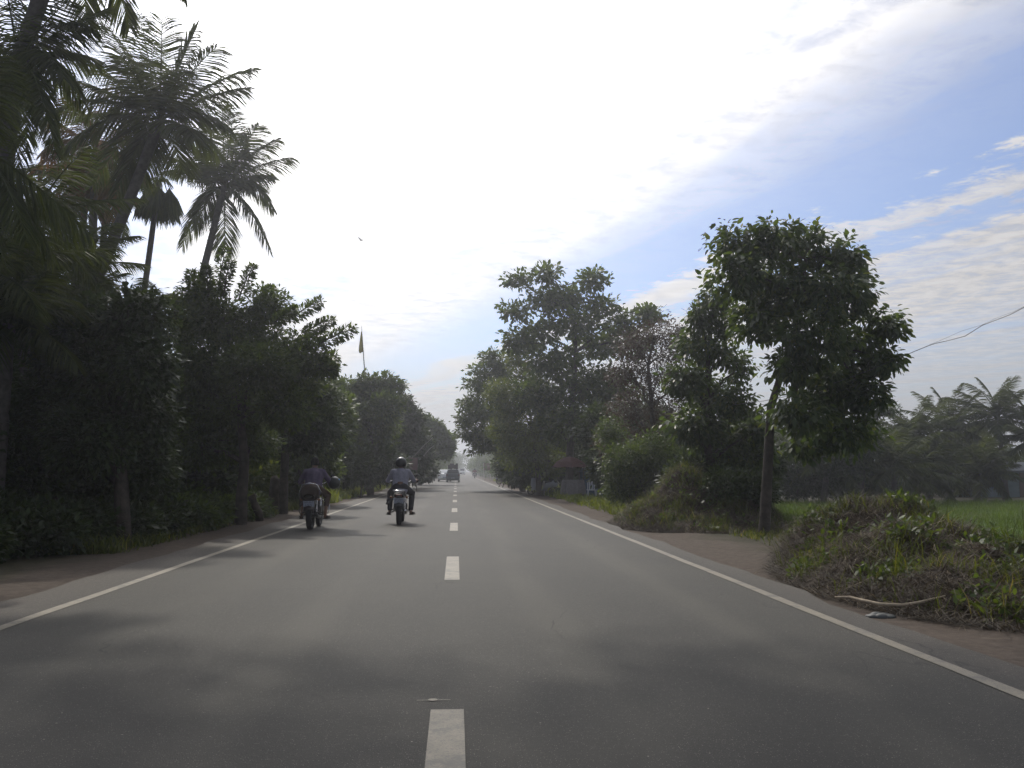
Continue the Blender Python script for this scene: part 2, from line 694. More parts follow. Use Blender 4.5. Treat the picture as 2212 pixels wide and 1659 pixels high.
def fused(name, caps, mat, parent, voxel=0.012, smooth=4, balls=()):
    """tapered limbs fused into one continuous surface"""
    mb = MB()
    for p0, p1, r0, r1 in caps:
        p0, p1 = Vector(p0), Vector(p1)
        pts, rr = [], []
        ax = (p1 - p0)
        L = max(ax.length, 1e-4)
        ax = ax / L
        for k in range(4):
            a = math.pi / 2 * k / 4
            pts.append(p0 - ax * r0 * math.cos(a))
            rr.append(max(r0 * math.sin(a), 0.001))
        for k in range(5):
            t = k / 4
            pts.append(p0.lerp(p1, t))
            rr.append(r0 * (1 - t) + r1 * t)
        for k in range(1, 5):
            a = math.pi / 2 * k / 4
            pts.append(p1 + ax * r1 * math.sin(a))
            rr.append(max(r1 * math.cos(a), 0.001))
        mb.tube(pts, rr, 12)
    for c, r in balls:
        mb.ball(c, r, 16, 12)
    o = link(name + ' tmp', mb.mesh('tmp'), mat)
    m = o.modifiers.new('r', 'REMESH')
    m.mode = 'VOXEL'
    m.voxel_size = voxel
    m2 = o.modifiers.new('s', 'SMOOTH')
    m2.factor = 0.5
    m2.iterations = smooth
    me = mesh_of(o)
    bpy.data.objects.remove(o)
    me.name = name
    return link(name, me, mat, parent, True)


# ================================================================== SETTING
def bend(Y):
    Y = np.asarray(Y, float)
    return np.where(Y > 130, 5.5e-5 * (Y - 130) ** 2, 0.0)


LX, RX, CX = -3.75, 3.28, -0.04


def gz(X, Y):
    """ground height beside the road"""
    X = np.asarray(X, float) - bend(Y)
    Y = np.asarray(Y, float)
    z = -0.02 - 0.03 * np.clip((np.abs(X + 0.2) - 4.2) / 1.5, 0, 1)
    z = z - 0.35 * np.clip((X - 8.0) / 4.0, 0, 1)
    z = z + 0.04 * np.sin(X * 1.7 + Y * .6) * np.clip((np.abs(X) - 5.5) / 2, 0, 1) * np.cos(Y * .9)
    z = z - 0.08 * np.clip(5 - np.abs(X), 0, .6)
    return z


# ground: one sheet out to the horizon
xs = np.unique(np.concatenate([np.linspace(-14, 16, 91), -14 - 300 * np.linspace(0, 1, 14)[1:] ** 2, 16 + 300 * np.linspace(0, 1, 14)[1:] ** 2]))
ys = np.unique(np.concatenate([np.linspace(-20, 60, 161), 60 + 790 * np.linspace(0, 1, 60)[1:] ** 1.6]))
GX, GY = np.meshgrid(xs, ys)
GXb = GX + bend(GY) * np.clip(1 - (np.abs(GX) - 20) / 200, 0, 1)
V = np.stack([GXb, GY, gz(GXb, GY)], -1).reshape(-1, 3)
nx = len(xs)
ii = (np.arange(len(ys) - 1)[:, None] * nx + np.arange(nx - 1)[None]).reshape(-1, 1)
ground_me = quads_mesh('ground', V, ii + [0, 1, nx + 1, nx])
gm = bpy.data.materials.new('roadside ground')
gm.use_nodes = True
t = NT(gm.node_tree)
p = t.n['Principled BSDF']
p.inputs['Roughness'].default_value = 0.92
p.inputs['Specular IOR Level'].default_value = 0.2
co = t.new('ShaderNodeTexCoord').outputs['Object']
sp = t.new('ShaderNodeSeparateXYZ')
t.l.new(co, sp.inputs[0])
n1 = t.noise(co, 0.7, 6, 0.65)
n2 = t.noise(co, 9.0, 6, 0.7)
n3 = t.noise(co, 60.0, 3, 0.7)
dist = t.m('ADD', t.m('ABSOLUTE', t.m('ADD', sp.outputs[0], 0.24)), t.m('MULTIPLY', t.m('SUBTRACT', n1, 0.5), 3.0))
dirt = t.ramp(n2, [(0.3, (0.056, 0.043, 0.033)), (0.7, (0.104, 0.081, 0.063))], 'LINEAR')
dirt = t.mix(t.mapr(n3, 0.62, 0.72, 0, 0.5), dirt, (0.19, 0.165, 0.14, 1))
soil = t.ramp(n2, [(0.3, (0.030, 0.026, 0.018)), (0.7, (0.060, 0.055, 0.028))], 'LINEAR')
t.l.new(t.mix(t.mapr(dist, 5.0, 6.0), dirt, soil), p.inputs['Base Color'])
b = t.new('ShaderNodeBump')
b.inputs['Strength'].default_value = 0.7
b.inputs['Distance'].default_value = 0.03
t.l.new(t.m('ADD', n2, t.m('MULTIPLY', n3, 0.4)), b.inputs['Height'])
t.l.new(b.outputs[0], p.inputs['Normal'])
tag(link('ground', ground_me, gm, None, True), kind='structure')

# asphalt
am = bpy.data.materials.new('asphalt')
am.use_nodes = True
t = NT(am.node_tree)
p = t.n['Principled BSDF']
co = t.new('ShaderNodeTexCoord').outputs['Object']
mp = t.new('ShaderNodeMapping')
mp.inputs['Scale'].default_value = (1.0, 0.12, 1.0)
t.l.new(co, mp.inputs[0])
wear = t.noise(mp.outputs[0], 0.9, 5, 0.55)
patch = t.noise(co, 0.35, 4, 0.6)
fine = t.noise(co, 130.0, 2, 0.8)
med = t.noise(co, 18.0, 5, 0.7)
vor = t.new('ShaderNodeTexVoronoi')
vor.inputs['Scale'].default_value = 120.0
t.l.new(co, vor.inputs['Vector'])
asp = t.ramp(wear, [(0.3, (0.034, 0.031, 0.0245)), (0.7, (0.056, 0.051, 0.040))], 'LINEAR')
asp = t.mix(t.mapr(patch, 0.4, 0.65, 0, 0.35), asp, (0.072, 0.064, 0.048, 1))
asp = t.mix(t.mapr(fine, 0.40, 0.62, 0.75, 0.0), asp, (0.018, 0.018, 0.017, 1))
asp = t.mix(t.mapr(med, 0.45, 0.75, 0, 0.25), asp, (0.065, 0.06, 0.053, 1))
vsp = t.new('ShaderNodeSeparateXYZ')
t.l.new(vor.outputs['Color'], vsp.inputs[0])
spx = t.new('ShaderNodeSeparateXYZ')
t.l.new(co, spx.inputs[0])
# tyre-polished tracks in each lane, oil in between
trk = t.m('ABSOLUTE', t.m('SUBTRACT', t.m('ABSOLUTE', t.m('SUBTRACT', t.m('ABSOLUTE', t.m('ADD', spx.outputs[0], 0.2)), 1.75)), 0.72))
trk = t.m('MULTIPLY', t.mapr(trk, 0.05, 0.34, 1.0, 0.0), t.mapr(wear, 0.35, 0.6, 0.3, 1.0))
asp = t.mix(t.m('MULTIPLY', trk, 0.38), asp, (0.080, 0.073, 0.058, 1))
oil = t.mapr(t.m('ABSOLUTE', t.m('SUBTRACT', t.m('ABSOLUTE', t.m('ADD', spx.outputs[0], 0.2)), 1.75)), 0.0, 0.4, 0.35, 0.0)
asp = t.mix(t.m('MULTIPLY', oil, t.mapr(wear, 0.4, 0.6, 0.2, 1.0)), asp, (0.022, 0.020, 0.017, 1))
dust = t.m('MULTIPLY', t.mapr(t.m('ABSOLUTE', t.m('ADD', spx.outputs[0], 0.2)), 3.2, 4.3, 0.0, 0.75), t.mapr(med, 0.35, 0.6, 0.4, 1.0))
asp = t.mix(dust, asp, (0.085, 0.070, 0.058, 1))
stone = t.m('MULTIPLY', t.mapr(vor.outputs['Distance'], 0.20, 0.34, 1.0, 0.0), t.mapr(vsp.outputs[0], 0.72, 1.0, 0.0, 0.75))
asp = t.mix(stone, asp, (0.32, 0.295, 0.25, 1))
vor2 = t.new('ShaderNodeTexVoronoi')
vor2.inputs['Scale'].default_value = 34.0
t.l.new(co, vor2.inputs['Vector'])
v2 = t.new('ShaderNodeSeparateXYZ')
t.l.new(vor2.outputs['Color'], v2.inputs[0])
st2 = t.m('MULTIPLY', t.mapr(vor2.outputs['Distance'], 0.10, 0.22, 1.0, 0.0), t.m('GREATER_THAN', v2.outputs[1], 0.965))
asp = t.mix(st2, asp, t.mix(v2.outputs[0], (0.30, 0.27, 0.23, 1), (0.09, 0.075, 0.06, 1)))
cm = t.new('ShaderNodeMapping')
cm.inputs['Scale'].default_value = (1.0, 0.45, 1.0)
t.l.new(co, cm.inputs[0])
wv = t.new('ShaderNodeTexNoise')
wv.inputs['Scale'].default_value = 1.2
wv.inputs['Detail'].default_value = 6
t.l.new(cm.outputs[0], wv.inputs['Vector'])
va = t.new('ShaderNodeVectorMath', operation='ADD')
t.l.new(cm.outputs[0], va.inputs[0])
t.l.new(wv.outputs['Color'], va.inputs[1])
cv = t.new('ShaderNodeTexVoronoi', feature='DISTANCE_TO_EDGE')
cv.inputs['Scale'].default_value = 0.55
t.l.new(va.outputs[0], cv.inputs['Vector'])
crk = t.m('MULTIPLY', t.mapr(cv.outputs['Distance'], 0.0, 0.007, 0.75, 0.0), t.mapr(patch, 0.48, 0.60, 0.0, 1.0))
asp = t.mix(crk, asp, (0.012, 0.011, 0.010, 1))
t.l.new(asp, p.inputs['Base Color'])
p.inputs['Roughness'].default_value = 0.72
p.inputs['Specular IOR Level'].default_value = 0.25
b = t.new('ShaderNodeBump')
b.inputs['Strength'].default_value = 0.6
b.inputs['Distance'].default_value = 0.006
t.l.new(t.m('ADD', fine, t.m('MULTIPLY', med, 0.8)), b.inputs['Height'])
t.l.new(b.outputs[0], p.inputs['Normal'])

paint = bpy.data.materials.new('worn road paint')
paint.use_nodes = True
t = NT(paint.node_tree)
p = t.n['Principled BSDF']
co = t.new('ShaderNodeTexCoord').outputs['Object']
n1 = t.noise(co, 6.0, 5, 0.7)
n2 = t.noise(co, 110.0, 3, 0.8)
c = t.ramp(n1, [(0.3, (0.135, 0.115, 0.078)), (0.7, (0.225, 0.195, 0.135))], 'LINEAR')
c = t.mix(t.mapr(n2, 0.50, 0.62, 0, 0.7), c, (0.06, 0.056, 0.05, 1))
n3 = t.noise(co, 2.2, 6, 0.75)
c = t.mix(t.mapr(n3, 0.50, 0.62, 0, 0.75), c, (0.075, 0.068, 0.055, 1))
t.l.new(c, p.inputs['Base Color'])
p.inputs['Roughness'].default_value = 0.6


def strip(name, x0, x1, z, mat, parent=None, y0=-20.0, y1=848.0, jag=0.0):
    yy = np.unique(np.concatenate([np.arange(y0, min(y1, 80), 0.5), np.linspace(max(min(y1, 80), y0), y1, max(2, int((y1 - y0) / 8)))]))
    m = bend(yy)
    j0 = jag * (np.sin(yy * 1.3) + np.sin(yy * 3.1 + 1) * .6 + rng.normal(0, .4, len(yy)))
    j1 = jag * (np.sin(yy * 1.1 + 2) + np.sin(yy * 2.7) * .6 + rng.normal(0, .4, len(yy)))
    A = np.stack([x0 + m + j0, yy, np.full_like(yy, z)], 1)
    B = np.stack([x1 + m + j1, yy, np.full_like(yy, z)], 1)
    V = np.stack([A, B], 1).reshape(-1, 3)
    i = np.arange(len(yy) - 1)[:, None] * 2
    return link(name, quads_mesh(name, V, i + [0, 1, 3, 2]), mat, parent)


road = tag(strip('road', LX - 0.75, RX + 0.45, 0.0, am, jag=0.05), kind='structure')
for x, lab in ((LX, 'yellowed white edge line along the left side of the road'), (RX, 'yellowed white edge line along the right side of the road')):
    strip('edge_line', x - 0.056, x + 0.056, 0.004, paint, road, jag=0.0035)['label'] = lab
# centre dashes: 3 m long, 9 m apart
d0 = 1.30 * 2000 / (1521 - 1016) - 2.95
k = 0
while d0 + 9 * k < 420:
    y0 = d0 + 9.0 * k
    if y0 < 110:
        strip('centre_dash', CX - 0.09, CX + 0.09, 0.004, paint, road, y0, y0 + 3.0)
    k += 1
far = MB()
for q in range(12, 46):
    y0 = d0 + 9.0 * q
    if y0 > 110:
        m0, m1 = float(bend(y0)), float(bend(y0 + 3))
        far.add([(CX - .09 + m0, y0, .004), (CX + .09 + m0, y0, .004), (CX + .09 + m1, y0 + 3, .004), (CX - .09 + m1, y0 + 3, .004)], [(0, 1, 2, 3)])
far.build('centre_dash', paint, road)['kind'] = 'stuff'
# small cross of paint left by the surveyors on the centre of the road
sp_ = MB()
cxp, cyp = at(935, 1496, 1.3 * 2000 / (1496 - 1016))[:2]
sp_.lathe([(0.0001, 0.0045), (0.028, 0.0045)], (cxp, cyp, 0), n=10)
sp_.add([(cxp - .09, cyp - .012, .0042), (cxp + .10, cyp - .012, .0042), (cxp + .10, cyp - .003, .0042), (cxp - .09, cyp - .003, .0042)], [(0, 1, 2, 3)])
sp_.build('survey_mark', paint, road)

# paddy field beyond the right verge
fx = np.linspace(7.4, 60, 60)
fy = np.linspace(12, 48, 50)
FX, FY = np.meshgrid(fx, fy)
FXe = FX + 0.0
FZ = gz(FXe, FY) + 0.03 + 0.04 * np.sin(FX * 3 + FY) * np.cos(FY * 2.2)
V = np.stack([FXe, FY, FZ], -1).reshape(-1, 3)
ii = (np.arange(49)[:, None] * 60 + np.arange(59)[None]).reshape(-1, 1)
fm = pmat('paddy floor', (0.050, 0.085, 0.016), 0.9, 0, 0.1, 0.3, 3, 0.4, 12)
tag(link('field', quads_mesh('field', V, ii + [0, 1, 61, 60]), fm, None, True), kind='structure')
n = 60000
X = 7.6 + 34 * rng.random(n) ** 1.3
Y = 13 + 34 * rng.random(n) ** 0.9
P = np.stack([X, Y, gz(X, Y)], 1)
D = norm(np.array([0, 0, 1.0]) + rng.normal(0, .28, (n, 3)))
tag(link('paddy_grass', blade_mesh('paddy_grass', P, D, rng.uniform(.18, .36, n), 0.018, 0.3), PADDY),
    'bright green paddy growing in the field behind the mounds', 'paddy', kind='stuff')


def patchy(X, Y, f=0.5, s=0):
    return np.sin(X * 1.9 * f + s) * np.cos(Y * 0.8 * f + s * 2) + 0.6 * np.sin(Y * 2.1 * f + X * f + s)


def grass_zone(name, label, x0, x1, y0, y1, n, hgt, mat, seed=0, wd=0.02, ypow=1.6, edge=0.35, thr=-0.4):
    u = rng.random(n)
    Y = y0 + (y1 - y0) * u ** ypow
    X = x0 + (x1 - x0) * rng.random(n)
    k = patchy(X, Y, 1.0, seed) + rng.normal(0, .5, n) > thr
    ins = np.minimum(np.abs(X - x0), np.abs(X - x1))
    k &= ins > edge * rng.random(n) * (1 + .6 * np.sin(Y * 1.7))
    X, Y = X[k] + bend(Y[k]), Y[k]
    n = len(X)
    P = np.stack([X, Y, gz(X, Y)], 1)
    D = norm(np.array([0, 0, 1.0]) + rng.normal(0, .38, (n, 3)))
    L = hgt * rng.uniform(.4, 1.2, n) * (1 + 0.35 * patchy(X, Y, .6, seed + 3))
    me = blade_mesh(name, P, D, np.clip(L, .04, None), wd * (1 + Y / 60)[:n], 0.6)
    return tag(link(name, me, mat), label, 'grass', kind='stuff')


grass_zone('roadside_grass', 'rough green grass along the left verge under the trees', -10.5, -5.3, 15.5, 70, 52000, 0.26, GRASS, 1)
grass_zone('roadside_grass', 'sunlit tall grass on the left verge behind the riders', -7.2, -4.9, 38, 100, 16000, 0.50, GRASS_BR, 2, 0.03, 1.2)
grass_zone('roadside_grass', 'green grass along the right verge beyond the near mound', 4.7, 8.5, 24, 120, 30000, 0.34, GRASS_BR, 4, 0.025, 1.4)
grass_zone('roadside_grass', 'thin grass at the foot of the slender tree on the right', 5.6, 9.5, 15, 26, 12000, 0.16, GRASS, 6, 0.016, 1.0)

# ================================================================== MOUNDS
soil_m = pmat('mound soil', (0.055, 0.042, 0.032), 0.95, 0, 0.1, 0.5, 4, 0.9, 18)


def mound(name, label, cx, cy, rx, ry, hs, nstraw, ngrass, seed, rot=0.0, green=0.4):
    """hs: list of (ux, uy, sx, sy, h) humps in unit coordinates"""
    g = np.random.default_rng(seed)
    t = thing(name, (cx, cy, 0), label, 'mound', rz=rot)

    def hh(u, v):
        z = np.zeros_like(u)
        for a, b_, sx, sy, h in hs:
            z = np.maximum(z, h * np.exp(-(((u - a) / sx) ** 2 + ((v - b_) / sy) ** 2)))
        edge = np.clip(1.08 - np.sqrt(u ** 2 + v ** 2), 0, 1)
        z = z * np.clip(edge * 4.0, 0, 1) ** 0.8
        z = z + (0.07 * np.sin(u * 11 + seed + 2 * np.sin(v * 7)) * np.cos(v * 13 + 1.5 * np.sin(u * 5)) + 0.035 * np.sin(u * 31 + v * 23) * np.cos(v * 37)) * np.clip(edge * 4, 0, 1)
        return z - 0.10 * np.clip(1 - edge * 8, 0, 1) - 0.03
    N_ = 90
    uu = np.linspace(-1.1, 1.1, N_)
    U, Vv = np.meshgrid(uu, uu)
    Z = hh(U, Vv) + g.normal(0, .010, U.shape)
    V = np.stack([U * rx, Vv * ry, Z], -1).reshape(-1, 3)
    ii = (np.arange(N_ - 1)[:, None] * N_ + np.arange(N_ - 1)[None]).reshape(-1, 1)
    link('soil', quads_mesh('soil', V, ii + [0, 1, N_ + 1, N_]), soil_m, t, True)

    def scat(n, rmax=1.08):
        r = np.sqrt(g.random(n)) * rmax
        a = g.uniform(0, 2 * np.pi, n)
        u, v = r * np.cos(a), r * np.sin(a)
        return u, v, np.stack([u * rx, v * ry, np.maximum(hh(u, v), -0.06)], 1)
    u, v, P = scat(nstraw, 1.06)
    a = g.uniform(0, 2 * np.pi, nstraw)
    D = norm(np.stack([np.cos(a), np.sin(a), g.uniform(-.1, .75, nstraw)], 1))
    me = blade_mesh('straw', P, D, g.uniform(.06, .28, nstraw) * g.choice([1, 1.5, 2.6], nstraw, p=[.75, .2, .05]), 0.007, g.uniform(.3, 1.3, nstraw))
    link('straw', me, STRAW, t)['kind'] = 'stuff'
    u, v, P = scat(ngrass, 1.0)
    k = patchy(u * 4, v * 8, 1.3, seed) + g.normal(0, .25, ngrass) > (0.9 - green * 1.8)
    P = P[k]
    m = len(P)
    D = norm(np.array([0, 0, 1.0]) + g.normal(0, .35, (m, 3)))
    me = blade_mesh('grass', P, D, g.uniform(.10, .30, m) * g.choice([.7, 1.0, 1.7], m, p=[.5, .38, .12]), 0.012, g.uniform(.2, .9, m))
    link('grass', me, GRASS, t)['kind'] = 'stuff'
    m = ngrass // (5 if seed == 3 else 18)
    u, v, P = scat(m, .98)
    k = patchy(u * 5, v * 9, 1.1, seed + 5) > 0.35
    P = np.repeat(P[k], 6, 0)
    m = len(P)
    P = P + g.normal(0, .05, (m, 3)) + [0, 0, .05]
    D = norm(g.normal(0, 1, (m, 3)) + [0, 0, .5])
    link('weeds', leaf_mesh('weeds', P, D, norm(g.normal(0, .5, (m, 3)) + [0, 0, 1.0]), g.uniform(.04, .13, m), g.uniform(.02, .06, m)), LEAF_MID, t)['kind'] = 'stuff'
    return t


mound('grass_mound', 'long overgrown heap of soil and dead grass in front of the paddy field', 6.15, 11.3, 2.0, 3.9,
      [(-.22, .38, .55, .36, .93), (-.55, .55, .5, .3, .62), (.0, .05, .5, .3, .62), (-.35, -.1, .45, .3, .60), (.0, -.35, .6, .25, .46), (.2, -.6, .5, .3, .38), (-.3, -.55, .4, .2, .34)],
      110000, 15000, 3, R(-10), 0.42)
mound('grass_mound', 'rounded mound of dry earth with grass on its crown left of the slender tree', 5.85, 22.6, 1.95, 2.8,
      [(-.08, .1, .42, .5, 1.42), (.35, -.1, .5, .5, .95), (-.5, -.1, .4, .5, .62), (.75, -.1, .3, .5, .6)],
      70000, 17000, 5, 0, 0.42)

# fallen twigs and the stick at the foot of the near heap
stk = MB()
pts = [at(px, py + 9, 2600 / (yy + 16 - 1016)) for px, py, yy in
       ((1803, 1281, 1284), (1835, 1281, 1286), (1862, 1288, 1291), (1900, 1296, 1298), (1950, 1298, 1303), (1990, 1291, 1304), (2042, 1278, 1303))]
stk.tube(pts, [.010, .016, .018, .017, .015, .013, .008], 6)
tag(stk.build('fallen_branch', pmat('bare wood', (0.34, 0.28, 0.20), 0.8, 0, 0.2, 0.3, 20), None, True),
    'long pale bent branch lying along the foot of the near heap', 'branch')
sc_ = MB()
c = at(1902, 1312, 2600 / (1318 - 1016))
for q in range(7):
    a = q * .9
    sc_.ball((c[0] + .08 * math.cos(a), c[1] + .05 * math.sin(a), float(gz(c[0], c[1])) + .005), (.07, .05, .022 + .008 * (q % 3)), 9, 6)
tag(sc_.build('litter_bag', pmat('grey plastic film', (0.07, 0.075, 0.07), 0.6), None, True),
    'crumpled grey plastic bag under the pale branch', 'litter')
n = 2600
X = rng.uniform(3.9, 9.5, n)
Y = 7.0 + (13 - 7.0) * rng.random(n)
k = (X - 4.3) * 0.9 + rng.normal(0, .6, n) > (Y - 7.8) * -0.02 + np.where(Y < 9, .2, 0)
X, Y = X[k], Y[k]
P = np.stack([X, Y, gz(X, Y) + .012], 1)
a = rng.uniform(0, 2 * np.pi, len(X))
D = np.stack([np.cos(a), np.sin(a), rng.uniform(-.02, .12, len(X))], 1)
tag(link('straw_litter', blade_mesh('straw_litter', P, D, rng.uniform(.05, .30, len(X)), .008, .1), STRAW),
    'loose dry stalks scattered over the right shoulder', 'straw', kind='stuff')


# ================================================================== TREES, RIGHT
def trunk_px(pts, Y, r0, r1, dz0=0.0):
    """trunk through survey-picture points at one distance; the first point stands on the ground"""
    out = []
    for i, (px, py) in enumerate(pts):
        q = at(px, py, Y)
        if i == 0:
            q[2] = float(gz(q[0], Y)) - 0.08
        tt = i / (len(pts) - 1)
        out.append((q, r0 * (1 - tt) + r1 * tt))
    return out


YA = 19.4
trA = trunk_px([(1650, 1158), (1656, 1060), (1661, 960), (1665, 880), (1690, 800), (1720, 720), (1735, 640), (1740, 560)], YA, 0.125, 0.03)
blA = px_blobs([(1590, 530, 62, 48), (1670, 515, 62, 44), (1745, 540, 70, 55, .5), (1825, 560, 45, 48), (1600, 600, 70, 55, -.5),
                (1690, 610, 90, 70, .4), (1800, 630, 80, 70, -.4), (1855, 640, 32, 55), (1640, 690, 75, 55, .6), (1760, 720, 90, 75, -.6),
                (1850, 740, 60, 70, .3), (1915, 700, 42, 40), (1905, 785, 42, 30), (1700, 790, 60, 40, -.5), (1800, 830, 90, 70, .5),
                (1880, 850, 40, 50), (1720, 890, 70, 45, -.8), (1820, 930, 80, 50, .3), (1750, 960, 60, 30, .6)], YA)
tree('broadleaf_tree', 'tall slender-trunked tree with a wide drooping crown beside the near heap', 'tree', trA[0][0], blA, trA,
     LEAF_BLUE, 15000, (0.175, 0.080), 0.26, 16, 0.85, 2.3, dens=1.25, fork=0.5, hang=True)

YB = 24.0
trB = trunk_px([(1535, 1140), (1532, 1000), (1528, 880), (1530, 760), (1540, 680)], YB, 0.11, 0.03)
blB = px_blobs([(1548, 650, 34, 34), (1512, 690, 34, 34), (1572, 705, 26, 30), (1495, 745, 34, 34, .6), (1545, 760, 44, 34), (1592, 790, 36, 34, .5), (1480, 820, 44, 40, -.5),
                (1530, 850, 44, 40, .5), (1580, 870, 50, 44, -.5), (1500, 920, 60, 46), (1560, 960, 70, 50, .6), (1620, 985, 50, 44, .6), (1560, 1050, 75, 45), (1640, 930, 34, 30)], YB)
tree('broadleaf_tree', 'narrow tree just left of the slender-trunked tree, its crown reaching low', 'tree', trB[0][0], blB, trB,
     LEAF_BLUE, 15000, (0.16, 0.075), 0.27, 14, 0.7, 2.3, dens=1.0)

YC = 47.5
trC = trunk_px([(1228, 1085), (1232, 960), (1238, 850), (1244, 760), (1238, 690), (1205, 620)], YC, 0.22, 0.05)
blC = px_blobs([(1125, 605, 32, 16), (1178, 592, 34, 16), (1235, 640, 42, 26, .5), (1285, 608, 34, 22), (1185, 645, 46, 24), (1120, 668, 42, 20),
                (1300, 658, 32, 20), (1240, 700, 60, 28, -.6), (1340, 695, 42, 24), (1400, 680, 32, 18), (1160, 720, 46, 24), (1115, 735, 26, 24),
                (1290, 745, 60, 30, .8), (1200, 780, 64, 30), (1370, 740, 46, 32), (1260, 830, 80, 40), (1160, 850, 50, 40, 1), (1330, 840, 60, 45, -1),
                (1240, 910, 90, 50, .6), (1330, 930, 70, 45)], YC)
tree('tiered_tree', 'tiered large-leaved tree with open branching right of the road', 'tree', trC[0][0], blC, trC,
     LEAF_MID, 21000, (0.27, 0.15), 0.42, 12, 0.25, 2.4, spread=1.1, dens=0.95)

YD = 34.0
trD = trunk_px([(1420, 1098), (1415, 980), (1408, 880), (1400, 790), (1412, 730)], YD, 0.14, 0.03)
blD = px_blobs([(1375, 745, 50, 40), (1430, 720, 44, 36, .4), (1455, 760, 36, 30), (1472, 722, 26, 24, .5), (1350, 800, 50, 44), (1420, 810, 62, 46, -.4), (1475, 830, 40, 40),
                (1370, 880, 66, 52, .6), (1450, 900, 60, 56), (1400, 970, 90, 56), (1330, 960, 50, 50)], YD)
tree('russet_tree', 'brownish russet-leaved tree between the tiered tree and the narrow tree', 'tree', trD[0][0], blD, trD,
     LEAF_RED, 20000, (0.12, 0.05), 0.30, 14, 0.3, 2.2, hexa=False, dens=1.1)

YE = 60.0
trE = trunk_px([(1130, 1059), (1110, 980), (1085, 900), (1068, 820)], YE, 0.2, 0.05)
blE = px_blobs([(1065, 772, 30, 14), (1045, 800, 32, 14), (1030, 830, 30, 14), (1085, 800, 26, 20), (1070, 840, 40, 22, 1), (1020, 868, 30, 13),
                (1050, 890, 42, 20, -1), (1005, 905, 22, 14), (1090, 900, 36, 30), (1020, 935, 32, 16), (1060, 945, 46, 24), (1035, 965, 26, 12),
                (1100, 960, 40, 34)], YE)
tree('overhanging_tree', 'tree with flat sprays of leaves leaning over the road from the right', 'tree', trE[0][0], blE, trE,
     LEAF_MID, 15000, (0.28, 0.15), 0.42, 10, 0.2, 2.2, hexa=False, dens=0.8)

YF = 50.0
trF = trunk_px([(1165, 1068), (1160, 1000), (1150, 930), (1140, 860)], YF, 0.16, 0.05)
blF = px_blobs([(1118, 775, 30, 26, 1), (1150, 745, 28, 22, .5), (1080, 850, 34, 34, .5), (1135, 820, 36, 36), (1110, 870, 40, 40), (1165, 860, 40, 40, 1), (1095, 930, 40, 40), (1150, 940, 50, 44, -.5), (1125, 985, 50, 30), (1185, 1000, 40, 36)], YF)
tree('lime_tree', 'yellow-green bushy tree under the tiered tree at the roadside', 'tree', trF[0][0], blF, trF,
     LEAF_LIME, 15000, (0.16, 0.09), 0.35, 12, 0.3, 2.4, hexa=False)


def bush(name, label, cx, cy, blobs, mat, nleaf, leaf=(0.12, 0.06), cluster=0.22, group=None, cat='bush'):
    z = float(gz(cx, cy))
    bl = [(np.array([cx + b[0], cy + b[1], z + b[2]]), np.array(b[3:6], float), b[3] * b[5]) for b in blobs]
    tr = [((cx, cy, z - .05), 0.05), ((cx + .03, cy, z + .3), 0.045), ((cx + .06, cy, z + .6), 0.03)]
    return tree(name, label, cat, (cx, cy, z - .05), bl, tr, mat, nleaf, leaf, cluster, 12, 0.25, 2.2, group, False, twig=False)


def bush_px(name, label, px, Y, spec, mat, nleaf, leaf=(0.12, 0.06), cluster=0.24, group=None, cat='bush', r=0.06):
    base = at(px, 1016, Y)
    base[2] = float(gz(base[0], Y)) - 0.05
    bl = px_blobs(spec, Y)
    tr = [(base, r), (base + [0.03, 0, .35], r * .85), (base + [0.06, 0.02, .8], r * .6)]
    return tree(name, label, cat, base, bl, tr, mat, nleaf, leaf, cluster, 12, 0.25, 2.3, group, False, twig=False)


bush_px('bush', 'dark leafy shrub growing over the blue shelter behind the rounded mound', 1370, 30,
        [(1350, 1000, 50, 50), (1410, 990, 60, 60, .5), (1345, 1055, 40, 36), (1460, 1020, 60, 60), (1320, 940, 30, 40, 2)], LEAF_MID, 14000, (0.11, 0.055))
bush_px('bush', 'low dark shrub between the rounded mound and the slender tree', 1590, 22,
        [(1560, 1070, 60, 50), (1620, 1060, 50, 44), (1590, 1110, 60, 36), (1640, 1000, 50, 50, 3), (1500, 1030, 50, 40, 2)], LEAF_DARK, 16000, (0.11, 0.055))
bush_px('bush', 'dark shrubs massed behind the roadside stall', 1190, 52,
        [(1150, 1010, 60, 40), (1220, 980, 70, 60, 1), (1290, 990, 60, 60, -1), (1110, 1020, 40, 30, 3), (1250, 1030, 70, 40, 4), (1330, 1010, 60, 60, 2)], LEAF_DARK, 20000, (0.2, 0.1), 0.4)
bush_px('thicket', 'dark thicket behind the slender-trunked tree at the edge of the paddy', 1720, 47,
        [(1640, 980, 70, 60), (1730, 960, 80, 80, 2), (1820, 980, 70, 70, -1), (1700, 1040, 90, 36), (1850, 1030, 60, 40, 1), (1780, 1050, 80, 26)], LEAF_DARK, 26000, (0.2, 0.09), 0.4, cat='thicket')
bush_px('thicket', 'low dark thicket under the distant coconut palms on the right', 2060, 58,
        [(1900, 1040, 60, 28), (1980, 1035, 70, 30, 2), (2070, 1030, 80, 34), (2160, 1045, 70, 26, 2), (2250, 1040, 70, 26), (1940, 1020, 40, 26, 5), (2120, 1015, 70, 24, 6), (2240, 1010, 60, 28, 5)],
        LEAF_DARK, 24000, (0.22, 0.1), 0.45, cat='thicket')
bush_px('leafy_tree', 'leafy tree peeping out from behind the slender tree crown, a flat spray reaching out', 1860, 44,
        [(1900, 885, 40, 10), (1870, 920, 30, 16), (1850, 960, 50, 40), (1820, 1000, 50, 50)], LEAF_DARK, 7000, (0.2, 0.09), 0.35, cat='tree', r=.1)


